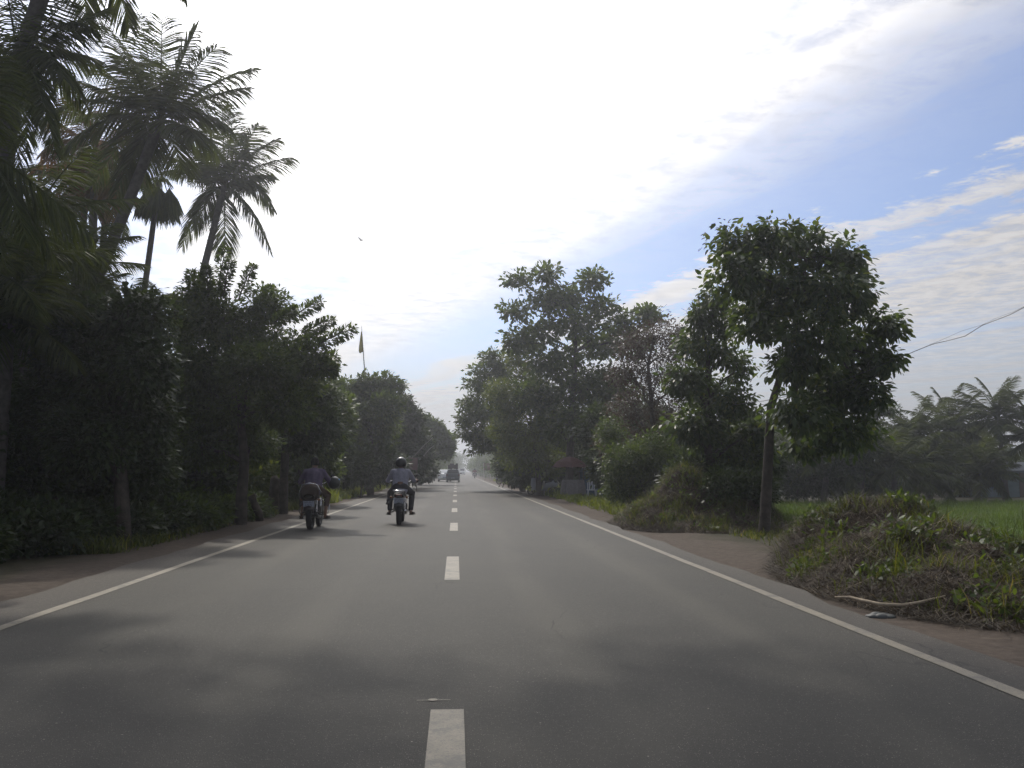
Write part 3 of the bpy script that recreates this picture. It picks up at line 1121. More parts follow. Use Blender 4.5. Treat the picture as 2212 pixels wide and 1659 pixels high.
def palm(name, label, base, top, r0, r1, fronds, group=None, nuts=0, bow=0.0, **kw):
    base = np.array(base, float)
    top = np.array(top, float)
    t = thing(name, base, label, 'palm tree', group)
    tb = MB()
    pts, rr = [], []
    for i in range(15):
        q = i / 14
        p = base * (1 - q) + top * q
        p = p + np.array([bow * math.sin(math.pi * q), 0, 0])
        pts.append(p - base)
        rr.append(r0 * (1 - q) ** 1.0 + r1 * q + (0.10 * math.exp(-q * 14) if r0 > .12 else 0) + 0.006 * (i % 2))
    tb.tube(pts, rr, 12)
    link('trunk', tb.mesh('trunk'), BARK_PALM, t, True)
    fr = [tuple(np.array(p, float) - base for p in f[:3]) + tuple(f[3:]) for f in fronds]
    palm_crown(t, fr, **kw)
    c = top - base
    for k in range(nuts):
        a = k * 1.3
        nb = MB().ball((c[0] + .24 * math.cos(a), c[1] + .24 * math.sin(a), c[2] - .22 - .08 * (k % 2)), (.11, .11, .14), 12, 8)
        nb.build('coconut', pmat('coconut husk', (0.10, 0.11, 0.04), 0.5), t, True)
    return t


# coconut palms beyond the paddy
spots = [(1972, 945, 50, 2.7, 'low full coconut palm beyond the paddy, leftmost of the distant row'),
         (2052, 925, 54, 2.9, 'coconut palm beyond the paddy, just right of the leftmost low full one'),
         (2104, 965, 60, 2.8, 'coconut palm beyond the paddy just left of the tallest one'),
         (2156, 905, 52, 3.1, 'tallest of the coconut palms beyond the paddy, fronds raised upright'),
         (2238, 945, 50, 2.9, 'distant coconut palm beyond the paddy, farthest from the slender tree'),
         (1925, 1010, 46, 3.0, 'low coconut palm arching out toward the slender tree'),
         (2015, 1025, 48, 2.4, 'stemless young palm in front of the leftmost low full one'),
         (2120, 1022, 49, 2.4, 'stemless young palm in front of the tallest distant one'),
         (1790, 985, 45, 2.8, 'dark young coconut palm seen under the slender tree crown')]
for i, (px, py, Y, L, lab) in enumerate(spots):
    top = at(px, py, Y)
    b0 = np.array([top[0] + rng.uniform(-.4, .4), Y, float(gz(top[0], Y)) - .1])
    palm('coconut_palm', lab, b0, top, 0.16, 0.11, auto_fronds(top, 24, L, (1.05, -0.45), 20 + i, 0.42),
         'coconut palms beyond the paddy', nl=40, ll=0.66, W=0.07, rib=0.035, droop=.55)

# ================================================================== TREES, LEFT
YL1 = 17.5
tr1 = trunk_px([(268, 1168), (262, 1050), (255, 940), (262, 820), (275, 720)], YL1, 0.15, 0.05)
bl1 = px_blobs([(300, 690, 70, 60), (220, 700, 70, 60, 1), (150, 760, 80, 80, .5), (310, 790, 60, 70, -.5), (230, 820, 80, 70), (130, 880, 90, 80, .6),
                (300, 900, 70, 70, .4), (200, 950, 90, 70, -.3), (80, 960, 90, 80, 1), (300, 1000, 60, 60, .5), (60, 1060, 90, 60, .8), (-10, 900, 80, 110, 1.5)], YL1)
tree('broadleaf_tree', 'dense dark tree at the left edge above the gate pillar', 'tree', tr1[0][0], bl1, tr1, LEAF_DARK, 42000, (0.13, 0.065), 0.26, 14, 0.35, 2.0, hexa=False)
# young big-leaved shoot standing above it
sh = thing('sapling', at(275, 700, 17), 'slim shoot with large heart-shaped leaves sticking up above the dark tree', 'sapling')
sb = MB()
b0 = at(275, 700, 17)
q_ = [at(275, 700, 17) - b0, at(278, 660, 17) - b0, at(272, 600, 17) - b0]
sb.tube(q_, [.02, .015, .008], 6)
link('stem', sb.mesh('stem'), BARK, sh, True)
n = 22
tt = rng.random(n)
P = q_[1] * (1 - tt)[:, None] + q_[2] * tt[:, None] + rng.normal(0, .05, (n, 3))
D = norm(rng.normal(0, 1, (n, 3)) * [1, .6, .3] + [0, 0, -.5])
link('foliage', leaf_mesh('foliage', P, D, norm(rng.normal(0, .6, (n, 3)) + [0, -.6, .5]), rng.uniform(.13, .20, n), rng.uniform(.10, .14, n)), LEAF_DARK, sh)

# the tree with upright and outward plumes of leaves
YL2 = 23.5
tr2 = trunk_px([(520, 1135), (522, 1070), (528, 1000), (520, 900), (505, 800), (490, 700)], YL2, 0.16, 0.05)
bl2 = px_blobs([(470, 690, 60, 50), (400, 700, 50, 60, 1), (540, 720, 70, 50, .5), (440, 790, 80, 60), (560, 800, 80, 60, -.8), (640, 760, 60, 40),
                (650, 820, 50, 40, .5), (500, 880, 90, 60, .4), (620, 880, 60, 50, -.4), (400, 880, 60, 70, .8), (690, 790, 34, 28), (580, 660, 44, 40, .4),
                (430, 640, 36, 34), (430, 960, 80, 50, .5), (540, 960, 60, 40, 1)], YL2)
tL2 = tree('plumed_tree', 'large tree whose leafy branch tips stand out like plumes over the left lane', 'tree', tr2[0][0], bl2, tr2,
           LEAF_MID, 42000, (0.13, 0.055), 0.26, 14, 0.3, 2.0, hexa=False)
pl_P, pl_D, pl_L = [], [], []
plb = MB()
base2 = np.array(tr2[0][0], float)
plumes = [(470, 640, 484, 535, 15), (425, 650, 412, 585, 14), (515, 650, 547, 572, 14), (560, 670, 588, 618, 15), (625, 690, 694, 650, 17), (690, 745, 765, 708, 17),
          (690, 790, 728, 768, 24), (590, 700, 640, 668, 14), (640, 745, 700, 722, 18), (480, 640, 500, 560, 12), (450, 640, 445, 575, 12), (700, 800, 728, 800, 18),
          (380, 690, 372, 640, 16), (655, 720, 720, 690, 14)]
for x0, y0, x1, y1, rp in plumes:
    dY = rng.uniform(-.8, .8)
    p0, p1 = at(x0, y0, YL2 + dY) - base2, at(x1, y1, YL2 + dY) - base2
    rad = rp * YL2 / 2000
    plb = MB()
    limb(plb, p0, p1, 0.028, 0.008, 0.04, 5, 5)
    link('branch', plb.mesh('branch'), BARK, tL2, True)
    m = 420
    q = rng.random(m) ** 0.9
    ax = norm(p1 - p0)
    rad_q = rad * (0.55 + 0.6 * np.sin(np.pi * (0.12 + 0.8 * q)))
    d = norm(rng.normal(size=(m, 3)))
    d = norm(d - (d @ ax)[:, None] * ax * .8)
    pl_P.append(p0 + (p1 - p0) * q[:, None] + d * (rad_q * rng.random(m) ** .6 * .7)[:, None])
    pl_D.append(norm(d + ax * .55 + [0, 0, -.25] + rng.normal(0, .2, (m, 3))))
    pl_L.append(rng.uniform(.09, .15, m))
P, D, L = np.concatenate(pl_P), np.concatenate(pl_D), np.concatenate(pl_L)
o = link('leaf_plumes', leaf_mesh('leaf_plumes', P, D, norm(rng.normal(0, .5, (len(P), 3)) + [0, 0, 1.0]), L, L * .36), LEAF_MID, tL2)
# second and third trunks, a stump in the gap under the crown
YL3 = 29.0
tr3 = trunk_px([(612, 1106), (613, 1040), (616, 980), (620, 930)], YL3, 0.15, 0.10)
bl3 = px_blobs([(640, 900, 50, 40), (590, 900, 60, 40, 1), (680, 860, 50, 50), (700, 920, 40, 40, -.5), (560, 930, 60, 30, 1.5), (660, 950, 50, 26)], YL3)
tree('roadside_tree', 'shaded tree with a straight dark trunk behind the plumed tree', 'tree', tr3[0][0], bl3, tr3, LEAF_DARK, 15000, (0.14, 0.06), 0.28, 14, 0.3, 2.3, hexa=False)
stp = MB()
q0 = at(592, 1090, 30)
q0[2] = float(gz(q0[0], 30))
stp.tube([q0 + [0, 0, -.05], q0 + [0, 0, .5], q0 + [.02, 0, 1.0], q0 + [-.03, .05, 1.15]], [.22, .18, .16, .10], 10)
tag(stp.build('tree_stump', BARK, None, True), 'thick cut trunk standing left of the straight dark trunk', 'stump')
stp = MB()
q0 = at(553, 1110, 25)
q0[2] = float(gz(q0[0], 25))
stp.tube([q0 + [.1, 0, -.05], q0 + [.08, 0, .2], q0 + [-.05, 0, .45], q0 + [-.12, 0, .62], q0 + [-.02, 0, .70]], [.11, .10, .10, .11, .05], 10)
tag(stp.build('tree_stump', BARK, None, True), 'short crooked stump right of the plumed tree trunk', 'stump')

YL4 = 50.0
tr4 = trunk_px([(800, 1068), (802, 980), (798, 900), (800, 850)], YL4, 0.2, 0.06)
bl4 = px_blobs([(790, 828, 24, 14), (825, 825, 26, 14), (852, 835, 22, 12), (740, 840, 34, 20), (710, 860, 30, 30), (800, 860, 50, 26, 1), (760, 890, 60, 34),
                (830, 880, 40, 30, -1), (720, 930, 50, 44), (800, 930, 60, 44, .8), (760, 990, 70, 40)], YL4)
tree('broadleaf_tree', 'round-headed green tree below the flagpole', 'tree', tr4[0][0], bl4, tr4, LEAF_MID, 22000, (0.24, 0.12), 0.40, 12, 0.2, 2.3, hexa=False)
YL5 = 62.0
tr5 = trunk_px([(850, 1058), (855, 990), (862, 930), (868, 890)], YL5, 0.2, 0.06)
bl5 = px_blobs([(868, 880, 24, 22), (890, 905, 26, 22), (850, 920, 40, 30), (895, 945, 30, 26, 1), (860, 970, 46, 30), (905, 985, 30, 24), (830, 960, 34, 40, 1)], YL5)
tree('broadleaf_tree', 'dark tree right of the round-headed tree, behind the helmeted rider', 'tree', tr5[0][0], bl5, tr5, LEAF_DARK, 16000, (0.28, 0.14), 0.45, 12, 0.2, 2.3, hexa=False)
YL6 = 84.0
tr6 = trunk_px([(905, 1047), (915, 990), (925, 940)], YL6, 0.2, 0.08)
bl6 = px_blobs([(915, 918, 20, 16), (938, 925, 18, 14), (920, 950, 30, 22), (950, 948, 22, 18), (966, 956, 12, 12), (925, 970, 34, 20), (958, 974, 16, 15), (900, 985, 26, 26), (903, 1012, 24, 12)], YL6)
tree('broadleaf_tree', 'hazy tree leaning over the left lane beyond the dark tree, above the white car', 'tree', tr6[0][0], bl6, tr6, LEAF_MID, 16000, (0.34, 0.17), 0.5, 12, 0.2, 2.3, hexa=False)


def far_wood(name, label, rows, mat, nl, leaf):
    bl = []
    for X, Y, h, r in rows:
        for k in range(6):
            x = X + rng.uniform(-.7, .7) * r
            z = h * rng.uniform(.35, .86)
            bl.append((np.array([x + float(bend(Y)), Y + rng.uniform(-.8, .8) * r, z]), np.array([r * .6, r * .6, h * .18]), r))
        bl.append((np.array([X + float(bend(Y)), Y, h * .3]), np.array([r, r, h * .32]), r * 1.5))
    ncl = nl // 10
    P, d, idx = sample_blobs(bl, ncl, 2.2)
    P = np.repeat(P, 10, 0)
    n = len(P)
    P = P + rng.normal(0, .35, (n, 3))
    P[:, 2] = np.maximum(P[:, 2], .1)
    D = norm(rng.normal(0, 1, (n, 3)))
    L = leaf * rng.uniform(.7, 1.3, n)
    me = leaf_mesh(name, P, D, norm(rng.normal(0, .6, (n, 3)) + [0, 0, 1.0]), L, L * .55, False)
    return tag(link(name, me, mat), label, 'wood', kind='stuff')


far_wood('far_trees', 'blue hazy line of roadside trees far off on the left',
         [(-7.4, 114, 5.2, 2.8), (-6.9, 130, 6.0, 3.4), (-5.6, 145, 6.4, 4), (-5.5, 165, 7.2, 4.4), (-5.3, 190, 7.0, 4.5), (-5.5, 215, 7.5, 4.6), (-5.5, 245, 7, 5), (-6, 280, 7, 5), (-6, 320, 7.5, 5), (-6, 370, 8, 6), (-6, 430, 8, 6)],
         LEAF_MID, 60000, 0.5)
far_wood('far_trees', 'blue hazy line of roadside trees far off on the right',
         [(7.5, 95, 5.0, 3.0), (8.0, 110, 5.5, 3.4), (8.2, 128, 5.4, 3.6), (8.5, 150, 5.2, 4), (8.5, 175, 5.0, 4.2), (8.2, 205, 5.0, 4.3), (8.0, 240, 5.5, 4.6), (7.8, 275, 6.2, 5), (7.5, 315, 6.8, 5), (7.5, 360, 7.5, 6), (7, 420, 8, 6)],
         LEAF_MID, 60000, 0.5)
far_wood('far_trees', 'dark belt of trees closing the paddy field beyond the palms',
         [(x, 75 + 8 * math.sin(x), 5.5, 5) for x in range(14, 90, 6)], LEAF_DARK, 30000, 0.5)
far_wood('far_trees', 'dark wood behind the left roadside trees',
         [(-13 - 3 * math.sin(y), y, 6.5, 3.5) for y in range(34, 130, 7)], LEAF_DARK, 50000, 0.35)

# undergrowth on the left
hedge = [
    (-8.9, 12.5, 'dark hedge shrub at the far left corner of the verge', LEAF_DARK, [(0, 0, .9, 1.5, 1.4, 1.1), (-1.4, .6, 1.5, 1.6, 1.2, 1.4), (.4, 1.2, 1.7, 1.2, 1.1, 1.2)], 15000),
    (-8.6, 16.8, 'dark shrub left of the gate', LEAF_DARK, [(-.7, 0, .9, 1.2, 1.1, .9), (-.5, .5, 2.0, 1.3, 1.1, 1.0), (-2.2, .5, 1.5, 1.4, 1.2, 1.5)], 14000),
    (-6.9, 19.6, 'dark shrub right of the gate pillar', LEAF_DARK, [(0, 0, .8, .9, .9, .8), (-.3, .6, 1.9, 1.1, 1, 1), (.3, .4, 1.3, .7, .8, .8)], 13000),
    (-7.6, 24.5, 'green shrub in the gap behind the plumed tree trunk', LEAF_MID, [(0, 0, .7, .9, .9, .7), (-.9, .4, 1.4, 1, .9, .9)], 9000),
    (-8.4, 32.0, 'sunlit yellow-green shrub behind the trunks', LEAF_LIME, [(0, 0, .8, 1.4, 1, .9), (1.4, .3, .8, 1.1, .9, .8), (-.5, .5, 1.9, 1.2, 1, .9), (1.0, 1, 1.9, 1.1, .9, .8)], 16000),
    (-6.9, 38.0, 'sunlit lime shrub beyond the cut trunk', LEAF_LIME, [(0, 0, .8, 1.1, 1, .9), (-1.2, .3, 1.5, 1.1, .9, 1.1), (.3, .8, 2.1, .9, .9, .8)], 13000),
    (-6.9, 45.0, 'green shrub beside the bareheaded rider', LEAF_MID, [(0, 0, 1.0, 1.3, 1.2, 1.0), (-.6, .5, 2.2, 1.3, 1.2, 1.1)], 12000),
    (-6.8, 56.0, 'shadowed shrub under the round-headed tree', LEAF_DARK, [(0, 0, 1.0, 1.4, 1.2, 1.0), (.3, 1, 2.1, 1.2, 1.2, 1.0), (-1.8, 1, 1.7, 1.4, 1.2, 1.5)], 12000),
    (-6.4, 72.0, 'shadowed shrub beyond the dark tree on the left', LEAF_DARK, [(0, 0, 1.2, 1.5, 1.6, 1.3), (-1.5, 1, 2.1, 1.8, 1.6, 1.6)], 9000),
    (-7.9, 13.2, 'low dark weeds nearest the camera on the left verge', LEAF_DARK, [(0, 0, .30, .9, 1.0, .42), (.6, .9, .25, .7, .8, .35)], 9000),
    (-6.9, 15.6, 'low dark weeds in front of the left edge tree', LEAF_DARK, [(0, 0, .30, .9, .9, .42), (.1, 1.1, .35, .8, .8, .45), (-1.0, 0, .5, .8, .9, .6)], 11000),
    (-6.5, 18.3, 'low dark weeds in front of the gate pillar', LEAF_DARK, [(0, 0, .30, .8, .9, .40), (.1, 1.1, .3, .8, .8, .40)], 9000),
    (-6.3, 21.2, 'low weeds around the plumed tree trunk', LEAF_MID, [(0, 0, .30, .9, .9, .38), (.1, 1.2, .3, .8, .8, .40)], 8000),
    (-6.2, 25.2, 'low weeds around the crooked stump', LEAF_MID, [(0, 0, .25, .8, 1.2, .34), (.1, 1.6, .3, .8, 1.2, .36)], 8000),
]
for cx, cy, lab, mat, bls, nlf in hedge:
    bush('shrub', lab, cx, cy, bls, mat, nlf, (0.11 + cy * .002, 0.055 + cy * .001), 0.22 + cy * .002, cat='shrub')

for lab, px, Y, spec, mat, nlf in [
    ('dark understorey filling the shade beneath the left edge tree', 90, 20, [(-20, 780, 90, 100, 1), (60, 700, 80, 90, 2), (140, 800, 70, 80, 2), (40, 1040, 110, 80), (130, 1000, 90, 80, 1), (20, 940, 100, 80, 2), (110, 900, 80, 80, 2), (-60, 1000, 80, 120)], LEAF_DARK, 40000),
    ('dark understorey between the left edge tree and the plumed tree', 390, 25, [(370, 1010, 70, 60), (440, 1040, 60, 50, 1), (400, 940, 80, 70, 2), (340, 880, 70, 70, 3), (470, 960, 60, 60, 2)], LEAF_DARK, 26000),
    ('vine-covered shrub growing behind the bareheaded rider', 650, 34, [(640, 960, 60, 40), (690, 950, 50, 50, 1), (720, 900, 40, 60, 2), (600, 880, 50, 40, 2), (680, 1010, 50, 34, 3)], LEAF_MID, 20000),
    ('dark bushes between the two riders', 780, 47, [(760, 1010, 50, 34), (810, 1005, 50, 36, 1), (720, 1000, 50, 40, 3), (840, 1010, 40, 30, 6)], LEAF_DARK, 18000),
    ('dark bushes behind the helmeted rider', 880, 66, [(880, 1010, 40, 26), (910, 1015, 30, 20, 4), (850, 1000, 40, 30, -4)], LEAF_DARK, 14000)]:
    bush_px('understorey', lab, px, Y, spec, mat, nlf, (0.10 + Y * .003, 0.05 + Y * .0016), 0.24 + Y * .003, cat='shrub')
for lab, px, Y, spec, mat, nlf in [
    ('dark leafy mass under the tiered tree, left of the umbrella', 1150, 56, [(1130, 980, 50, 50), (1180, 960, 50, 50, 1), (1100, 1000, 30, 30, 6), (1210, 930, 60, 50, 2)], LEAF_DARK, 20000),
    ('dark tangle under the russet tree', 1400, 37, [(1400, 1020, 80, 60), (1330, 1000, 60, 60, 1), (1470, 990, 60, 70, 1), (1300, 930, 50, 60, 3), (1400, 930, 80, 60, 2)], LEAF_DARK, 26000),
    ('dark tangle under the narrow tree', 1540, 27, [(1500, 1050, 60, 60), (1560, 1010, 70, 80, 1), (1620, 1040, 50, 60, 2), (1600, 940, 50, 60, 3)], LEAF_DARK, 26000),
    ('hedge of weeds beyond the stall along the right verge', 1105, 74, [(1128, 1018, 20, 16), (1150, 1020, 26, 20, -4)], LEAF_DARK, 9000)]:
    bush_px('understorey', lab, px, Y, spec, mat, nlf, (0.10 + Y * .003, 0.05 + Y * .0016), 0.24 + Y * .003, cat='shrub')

# palms, upper left
def fan(c, Y, tips):
    """fronds from crown c to tips (px, py, lift, dY)"""
    out = []
    for tp in tips:
        px, py = tp[:2]
        lift = tp[2] if len(tp) > 2 else 60
        dY = tp[3] if len(tp) > 3 else rng.uniform(-1.2, 1.2)
        p1 = at(px, py, Y + dY)
        if p1[2] > c[2] + .3:
            lift *= 0.42
        mid = (np.array(c) + p1) / 2 + np.array([0, 0, lift * Y / 2000])
        kw = tp[4] if len(tp) > 4 else {}
        out.append((np.array(c), mid, p1, kw))
    return out


# leaning coconut palm
YP1 = 26.0
cP1 = at(345, 262, YP1)
bP1 = at(-45, 1016, YP1)
bP1[2] = float(gz(bP1[0], YP1)) - .1
tips = [(548, 150, 95), (535, 190, 60), (470, 100, 80), (425, 60, 60), (350, 40, 40), (300, 30, 40), (230, 55, 60), (150, 110, 80), (120, 170, 90), (110, 250, 80), (130, 330, 80),
        (200, 400, 70), (250, 420, 50), (500, 280, 60), (470, 330, 40), (425, 300, 30, -1.5), (260, 120, 50, -2), (400, 150, 60, -2), (330, 130, 60, 2), (180, 260, 90, 2), (300, 400, 40, 1), (395, 370, 30, 1.5)]
palm('coconut_palm', 'leaning coconut palm with a thick trunk and a full backlit crown', bP1, cP1, 0.19, 0.135,
     fan(cP1, YP1, tips), 'palms behind the left roadside trees', 5, bow=0.25, nl=60, ll=1.02, W=0.05, droop=0.55, rib=.03)
# second coconut palm, right of it
YP2 = 36.0
cP2 = at(484, 402, YP2)
bP2 = at(300, 1016, YP2)
bP2[2] = float(gz(bP2[0], YP2)) - .1
tips = [(632, 340, 55), (592, 455, 75), (582, 540, 60), (487, 545, -10), (392, 535, 60), (348, 330, 25), (365, 370, 60), (560, 270, 60), (505, 245, 40), (480, 225, 25), (440, 260, 50),
        (400, 300, 60), (600, 300, 60), (530, 330, 40), (585, 380, 50), (420, 350, 50, 1.5), (550, 400, 50, 1.5), (450, 330, 50, -1.5), (520, 290, 50, 1), (425, 490, 50, 1)]
palm('coconut_palm', 'coconut palm whose single fronds hang apart against the bright sky', bP2, cP2, 0.17, 0.12,
     fan(cP2, YP2, tips), 'palms behind the left roadside trees', 4, bow=0.1, nl=54, ll=1.08, W=0.06, droop=0.6, rib=.035)
# palm with hanging, yellowing fronds
YP3 = 31.0
cP3 = at(205, 330, YP3)
bP3 = at(150, 1016, YP3)
bP3[2] = float(gz(bP3[0], YP3)) - .1
tips = [(90, 330, 60), (120, 420, 60), (160, 450, 40), (290, 430, 60), (320, 390, 60), (100, 260, 70), (150, 210, 60), (230, 190, 50), (300, 250, 60), (60, 390, 70), (210, 470, 20), (250, 480, 40),
        (180, 240, 60), (330, 330, 60)]
palm('coconut_palm', 'coconut palm with yellowing fronds hanging behind the leaning palm', bP3, cP3, 0.15, 0.12,
     fan(cP3, YP3, tips), 'palms behind the left roadside trees', 0, bow=0.2, nl=46, ll=1.0, W=0.055, droop=1.0, mat=PALM_OLD)
# upper-left corner palm
YP4 = 19.0
cP4 = at(40, 130, YP4)
bP4 = at(-150, 1016, YP4)
bP4[2] = float(gz(bP4[0], YP4)) - .1
tips = [(200, 60, 80), (215, 130, 90), (180, 220, 90), (120, 330, 80), (40, 380, 60), (-40, 360, 60), (-60, 200, 70), (150, 0, 60), (80, -60, 40), (0, -80, 40), (100, 260, 70, -1.5), (60, 300, 60, 1.5), (-100, 60, 80),
        (140, 170, 80, -1.5), (10, 260, 70, -1), (230, 20, 60)]
palm('coconut_palm', 'coconut palm with drooping fronds filling the upper left corner', bP4, cP4, 0.19, 0.15,
     fan(cP4, YP4, tips), 'palms behind the left roadside trees', 0, bow=0.2, nl=50, ll=0.85, W=0.045, droop=0.8)
# palm near the left edge, long straight frond across the gap
YP5 = 13.5
cP5 = at(-60, 300, YP5)
bP5 = at(-190, 1016, YP5)
bP5[2] = float(gz(bP5[0], YP5)) - .1
tips = [(195, 505, 20, .2, dict(ll=.95, nl=70, droop=1.1, prune=0)), (120, 560, 50, .8, dict(droop=.9)), (-20, 560, 40, .5), (60, 520, 60, -.6), (-160, 150, 50), (-200, 400, 50), (0, 120, 30), (-100, 80, 20)]
palm('coconut_palm', 'near palm at the left edge with one long straight frond slanting down', bP5, cP5, 0.15, 0.12,
     fan(cP5, YP5, tips), 'palms behind the left roadside trees', 0, nl=54, ll=0.7, W=0.04, droop=0.8)
# the tall palm whose crown stands above the others
YP6 = 19.0
cP6 = np.array([-8.1, 19.0, 13.2])
bP6 = np.array([-11.2, 19.0, float(gz(-11.2, 19)) - .1])
palm('coconut_palm', 'very tall coconut palm whose dark trunk rises above all the other palms', bP6, cP6, 0.20, 0.15,
     auto_fronds(cP6, 26, 3.2, (.9, -.5), 77), 'palms behind the left roadside trees', 0, bow=-0.2, nl=50, ll=0.9, W=0.06, droop=0.8)
# low young palms between
low = [(70, 470, 19.5, 2.2, 'broad palm crown at the left edge under the corner palm'), (-40, 590, 16, 2.1, 'palm cut by the left edge at mid height'),
       (120, 690, 22, 1.9, 'shaded young palm right beside the dark left edge tree'),
       (60, 600, 21, 1.9, 'young palm with fronds spread low at the left edge'), (165, 580, 24, 2.0, 'young palm below the leaning palm trunk'),
       (20, 700, 17, 1.8, 'lowest young palm at the far left, half hidden by the dark tree')]
for i, (px, py, Y, L, lab) in enumerate(low):
    top = at(px, py, Y)
    b0 = np.array([top[0] - .1, Y, float(gz(top[0], Y)) - .1])
    palm('young_palm', lab, b0, top, 0.13, 0.10, auto_fronds(top, 17, L, (1.0, -0.5), 50 + i), 'palms behind the left roadside trees', nl=40, ll=0.6, W=0.04)
# palm showing only its fronds right of the leaning trunk
top = at(195, 628, 30)
b0 = np.array([top[0], 30, float(gz(top[0], 30)) - .1])
palm('young_palm', 'small palm whose fronds fan out right of the leaning trunk, low against the sky', b0, top, 0.12, 0.10,
     fan(top, 30, [(248, 535, 20), (250, 585, 20), (225, 545, 10), (238, 610, 15), (205, 540, 10), (255, 640, 25), (170, 560, 20), (160, 620, 20)]),
     'palms behind the left roadside trees', nl=40, ll=0.55, W=0.04)
top = at(345, 655, 33)
b0 = np.array([top[0], 33, float(gz(top[0], 33)) - .1])
palm('young_palm', 'small palm with flat dark fronds at the foot of the fan palm', b0, top, 0.12, 0.10,
     fan(top, 33, [(300, 625, 20), (255, 655, 25), (385, 640, 25), (420, 665, 30), (310, 600, 10), (270, 620, 20)]), 'palms behind the left roadside trees', nl=40, ll=0.6, W=0.045)
# two thin trunks behind the leaning palm
for px0, px1, py1, Y, lab in ((168, 183, 380, 33, 'thin upright palm just left of the leaning trunk, with a small crown'), (185, 232, 400, 35, 'thin slanting palm between the leaning trunk and the thin upright one')):
    top = at(px1, py1, Y)
    b0 = at(px0, 1016, Y)
    b0[2] = float(gz(b0[0], Y)) - .1
    palm('coconut_palm', lab, b0, top, 0.15, 0.11, auto_fronds(top, 13, 2.4, (.7, -.7), px0), 'palms behind the left roadside trees', nl=40, ll=.7, W=.05, droop=.9)

# palm with a folded skirt of fan leaves
YF_ = 33.0
top = at(343, 392, YF_)
b0 = at(235, 1016, YF_)
b0[2] = float(gz(b0[0], YF_)) - .1
tf = thing('fan_palm', b0, 'slim fan palm with its leaves folded down like a closed umbrella', 'palm tree')
tb = MB()
pts = [(b0 * (1 - q) + top * q) - b0 + np.array([0.10 * math.sin(math.pi * q), 0, 0]) for q in np.linspace(0, 1, 12)]
tb.tube(pts, list(np.linspace(.13, .09, 12)), 10)
link('trunk', tb.mesh('trunk'), BARK_PALM, tf, True)
P, D, L = [], [], []
c = top - b0
g = np.random.default_rng(5)
for k in range(20):
    az = k * 2.39996 + g.uniform(-.2, .2)
    drop = g.uniform(0.25, 1.0)
    hd = np.array([math.cos(az), math.sin(az), 0])
    hub = c + hd * g.uniform(.25, .55) * 1.0 + np.array([0, 0, -.15 - drop * .35])
    m = 26
    for j in range(m):
        s = (j / (m - 1) - .5) * 2.4
        sd_ = np.cross(hd, [0, 0, 1.0])
        dd = norm(hd * (.42 * math.cos(s)) + sd_ * math.sin(s) * .55 + np.array([0, 0, -1.0 * math.cos(s * .8)]))
        P.append(hub)
        D.append(dd)
        L.append(g.uniform(.85, 1.15) * (1.15 - .15 * abs(s)))
P, D, L = np.array(P), np.array(D), np.array(L)
V, Q = leaflets(P, D, L, 0.095)
rb = MB()
for k in range(20):
    az = k * 2.39996
    hd = np.array([math.cos(az), math.sin(az), 0])
    rb.tube([c, c + hd * .3 + [0, 0, .08], c + hd * .5 + [0, 0, -.2]], .02, 5)
rb.tube([c, c + [.12, 0, .3], c + [.30, 0, .55], c + [.55, 0, .66]], [.03, .022, .018, .01], 5)
link('crown', quads_mesh('crown', np.concatenate([V, np.array(rb.v)]), np.concatenate([Q, np.array([f for f in rb.f if len(f) == 4]) + len(V)])), PALM, tf)


# unseen tree added beside the camera so its high crown darkens the near road
trS = [(np.array([-7.6, 3.0, -.1]), .42), (np.array([-7.5, 3.2, 2.5]), .36), (np.array([-7.0, 4.0, 5.5]), .30), (np.array([-5.4, 8.0, 9.2]), .22), (np.array([-3.8, 11.5, 11.4]), .14)]
blS = [(np.array([x, y + 4.0, z + 1.2]), np.array([rx, rx, 1.0]), rx * rx) for x, y, z, rx in
       ((-6, 9, 11.2, 2.4), (-3, 9.5, 11.6, 2.6), (0, 10, 11.8, 2.7), (3, 10.5, 11.6, 2.4), (-4.5, 12.8, 11.8, 2.0), (-1.2, 13.3, 12.2, 2.2), (2.2, 13.4, 12.0, 2.1), (4.6, 12.6, 11.8, 1.6), (-7, 12, 11.2, 1.8), (5.2, 9.6, 11.6, 1.7))]
tree('added_shade_tree', 'added out-of-view tree left of the camera, high crown shading the near road', 'tree', trS[0][0], blS, trS, LEAF_DARK, 30000, (0.24, 0.13), 0.8, 12, 0.2, 2.2, hexa=False, dens=0.62)


# ================================================================== VEHICLES
def wheel(parent, c, r, wd, spokes=10, name='wheel', rimmat=None):
    wt = MB()
    prof = [(r * .80, -wd / 2), (r * .93, -wd / 2), (r * .99, -wd * .3), (r, 0), (r * .99, wd * .3), (r * .93, wd / 2), (r * .80, wd / 2), (r * .74, 0), (r * .80, -wd / 2)]
    wt.lathe(prof, c, 'X', 28)
    ty = wt.build(name, RUBBER, parent, True)
    rm = MB()
    rm.lathe([(r * .72, -wd * .3), (r * .80, -wd * .34), (r * .80, wd * .34), (r * .72, wd * .3), (r * .72, -wd * .3)], c, 'X', 28)
    rm.lathe([(.001, -wd * .5), (r * .16, -wd * .5), (r * .16, wd * .5), (.001, wd * .5)], c, 'X', 12)
    for k in range(spokes):
        a = 2 * math.pi * k / spokes
        rm.tube([(c[0], c[1] + r * .1 * math.cos(a), c[2] + r * .1 * math.sin(a)), (c[0], c[1] + r * .74 * math.cos(a), c[2] + r * .74 * math.sin(a))], .011, 5)
    rm.build('rim', rimmat or STEEL, ty, True)
    return ty


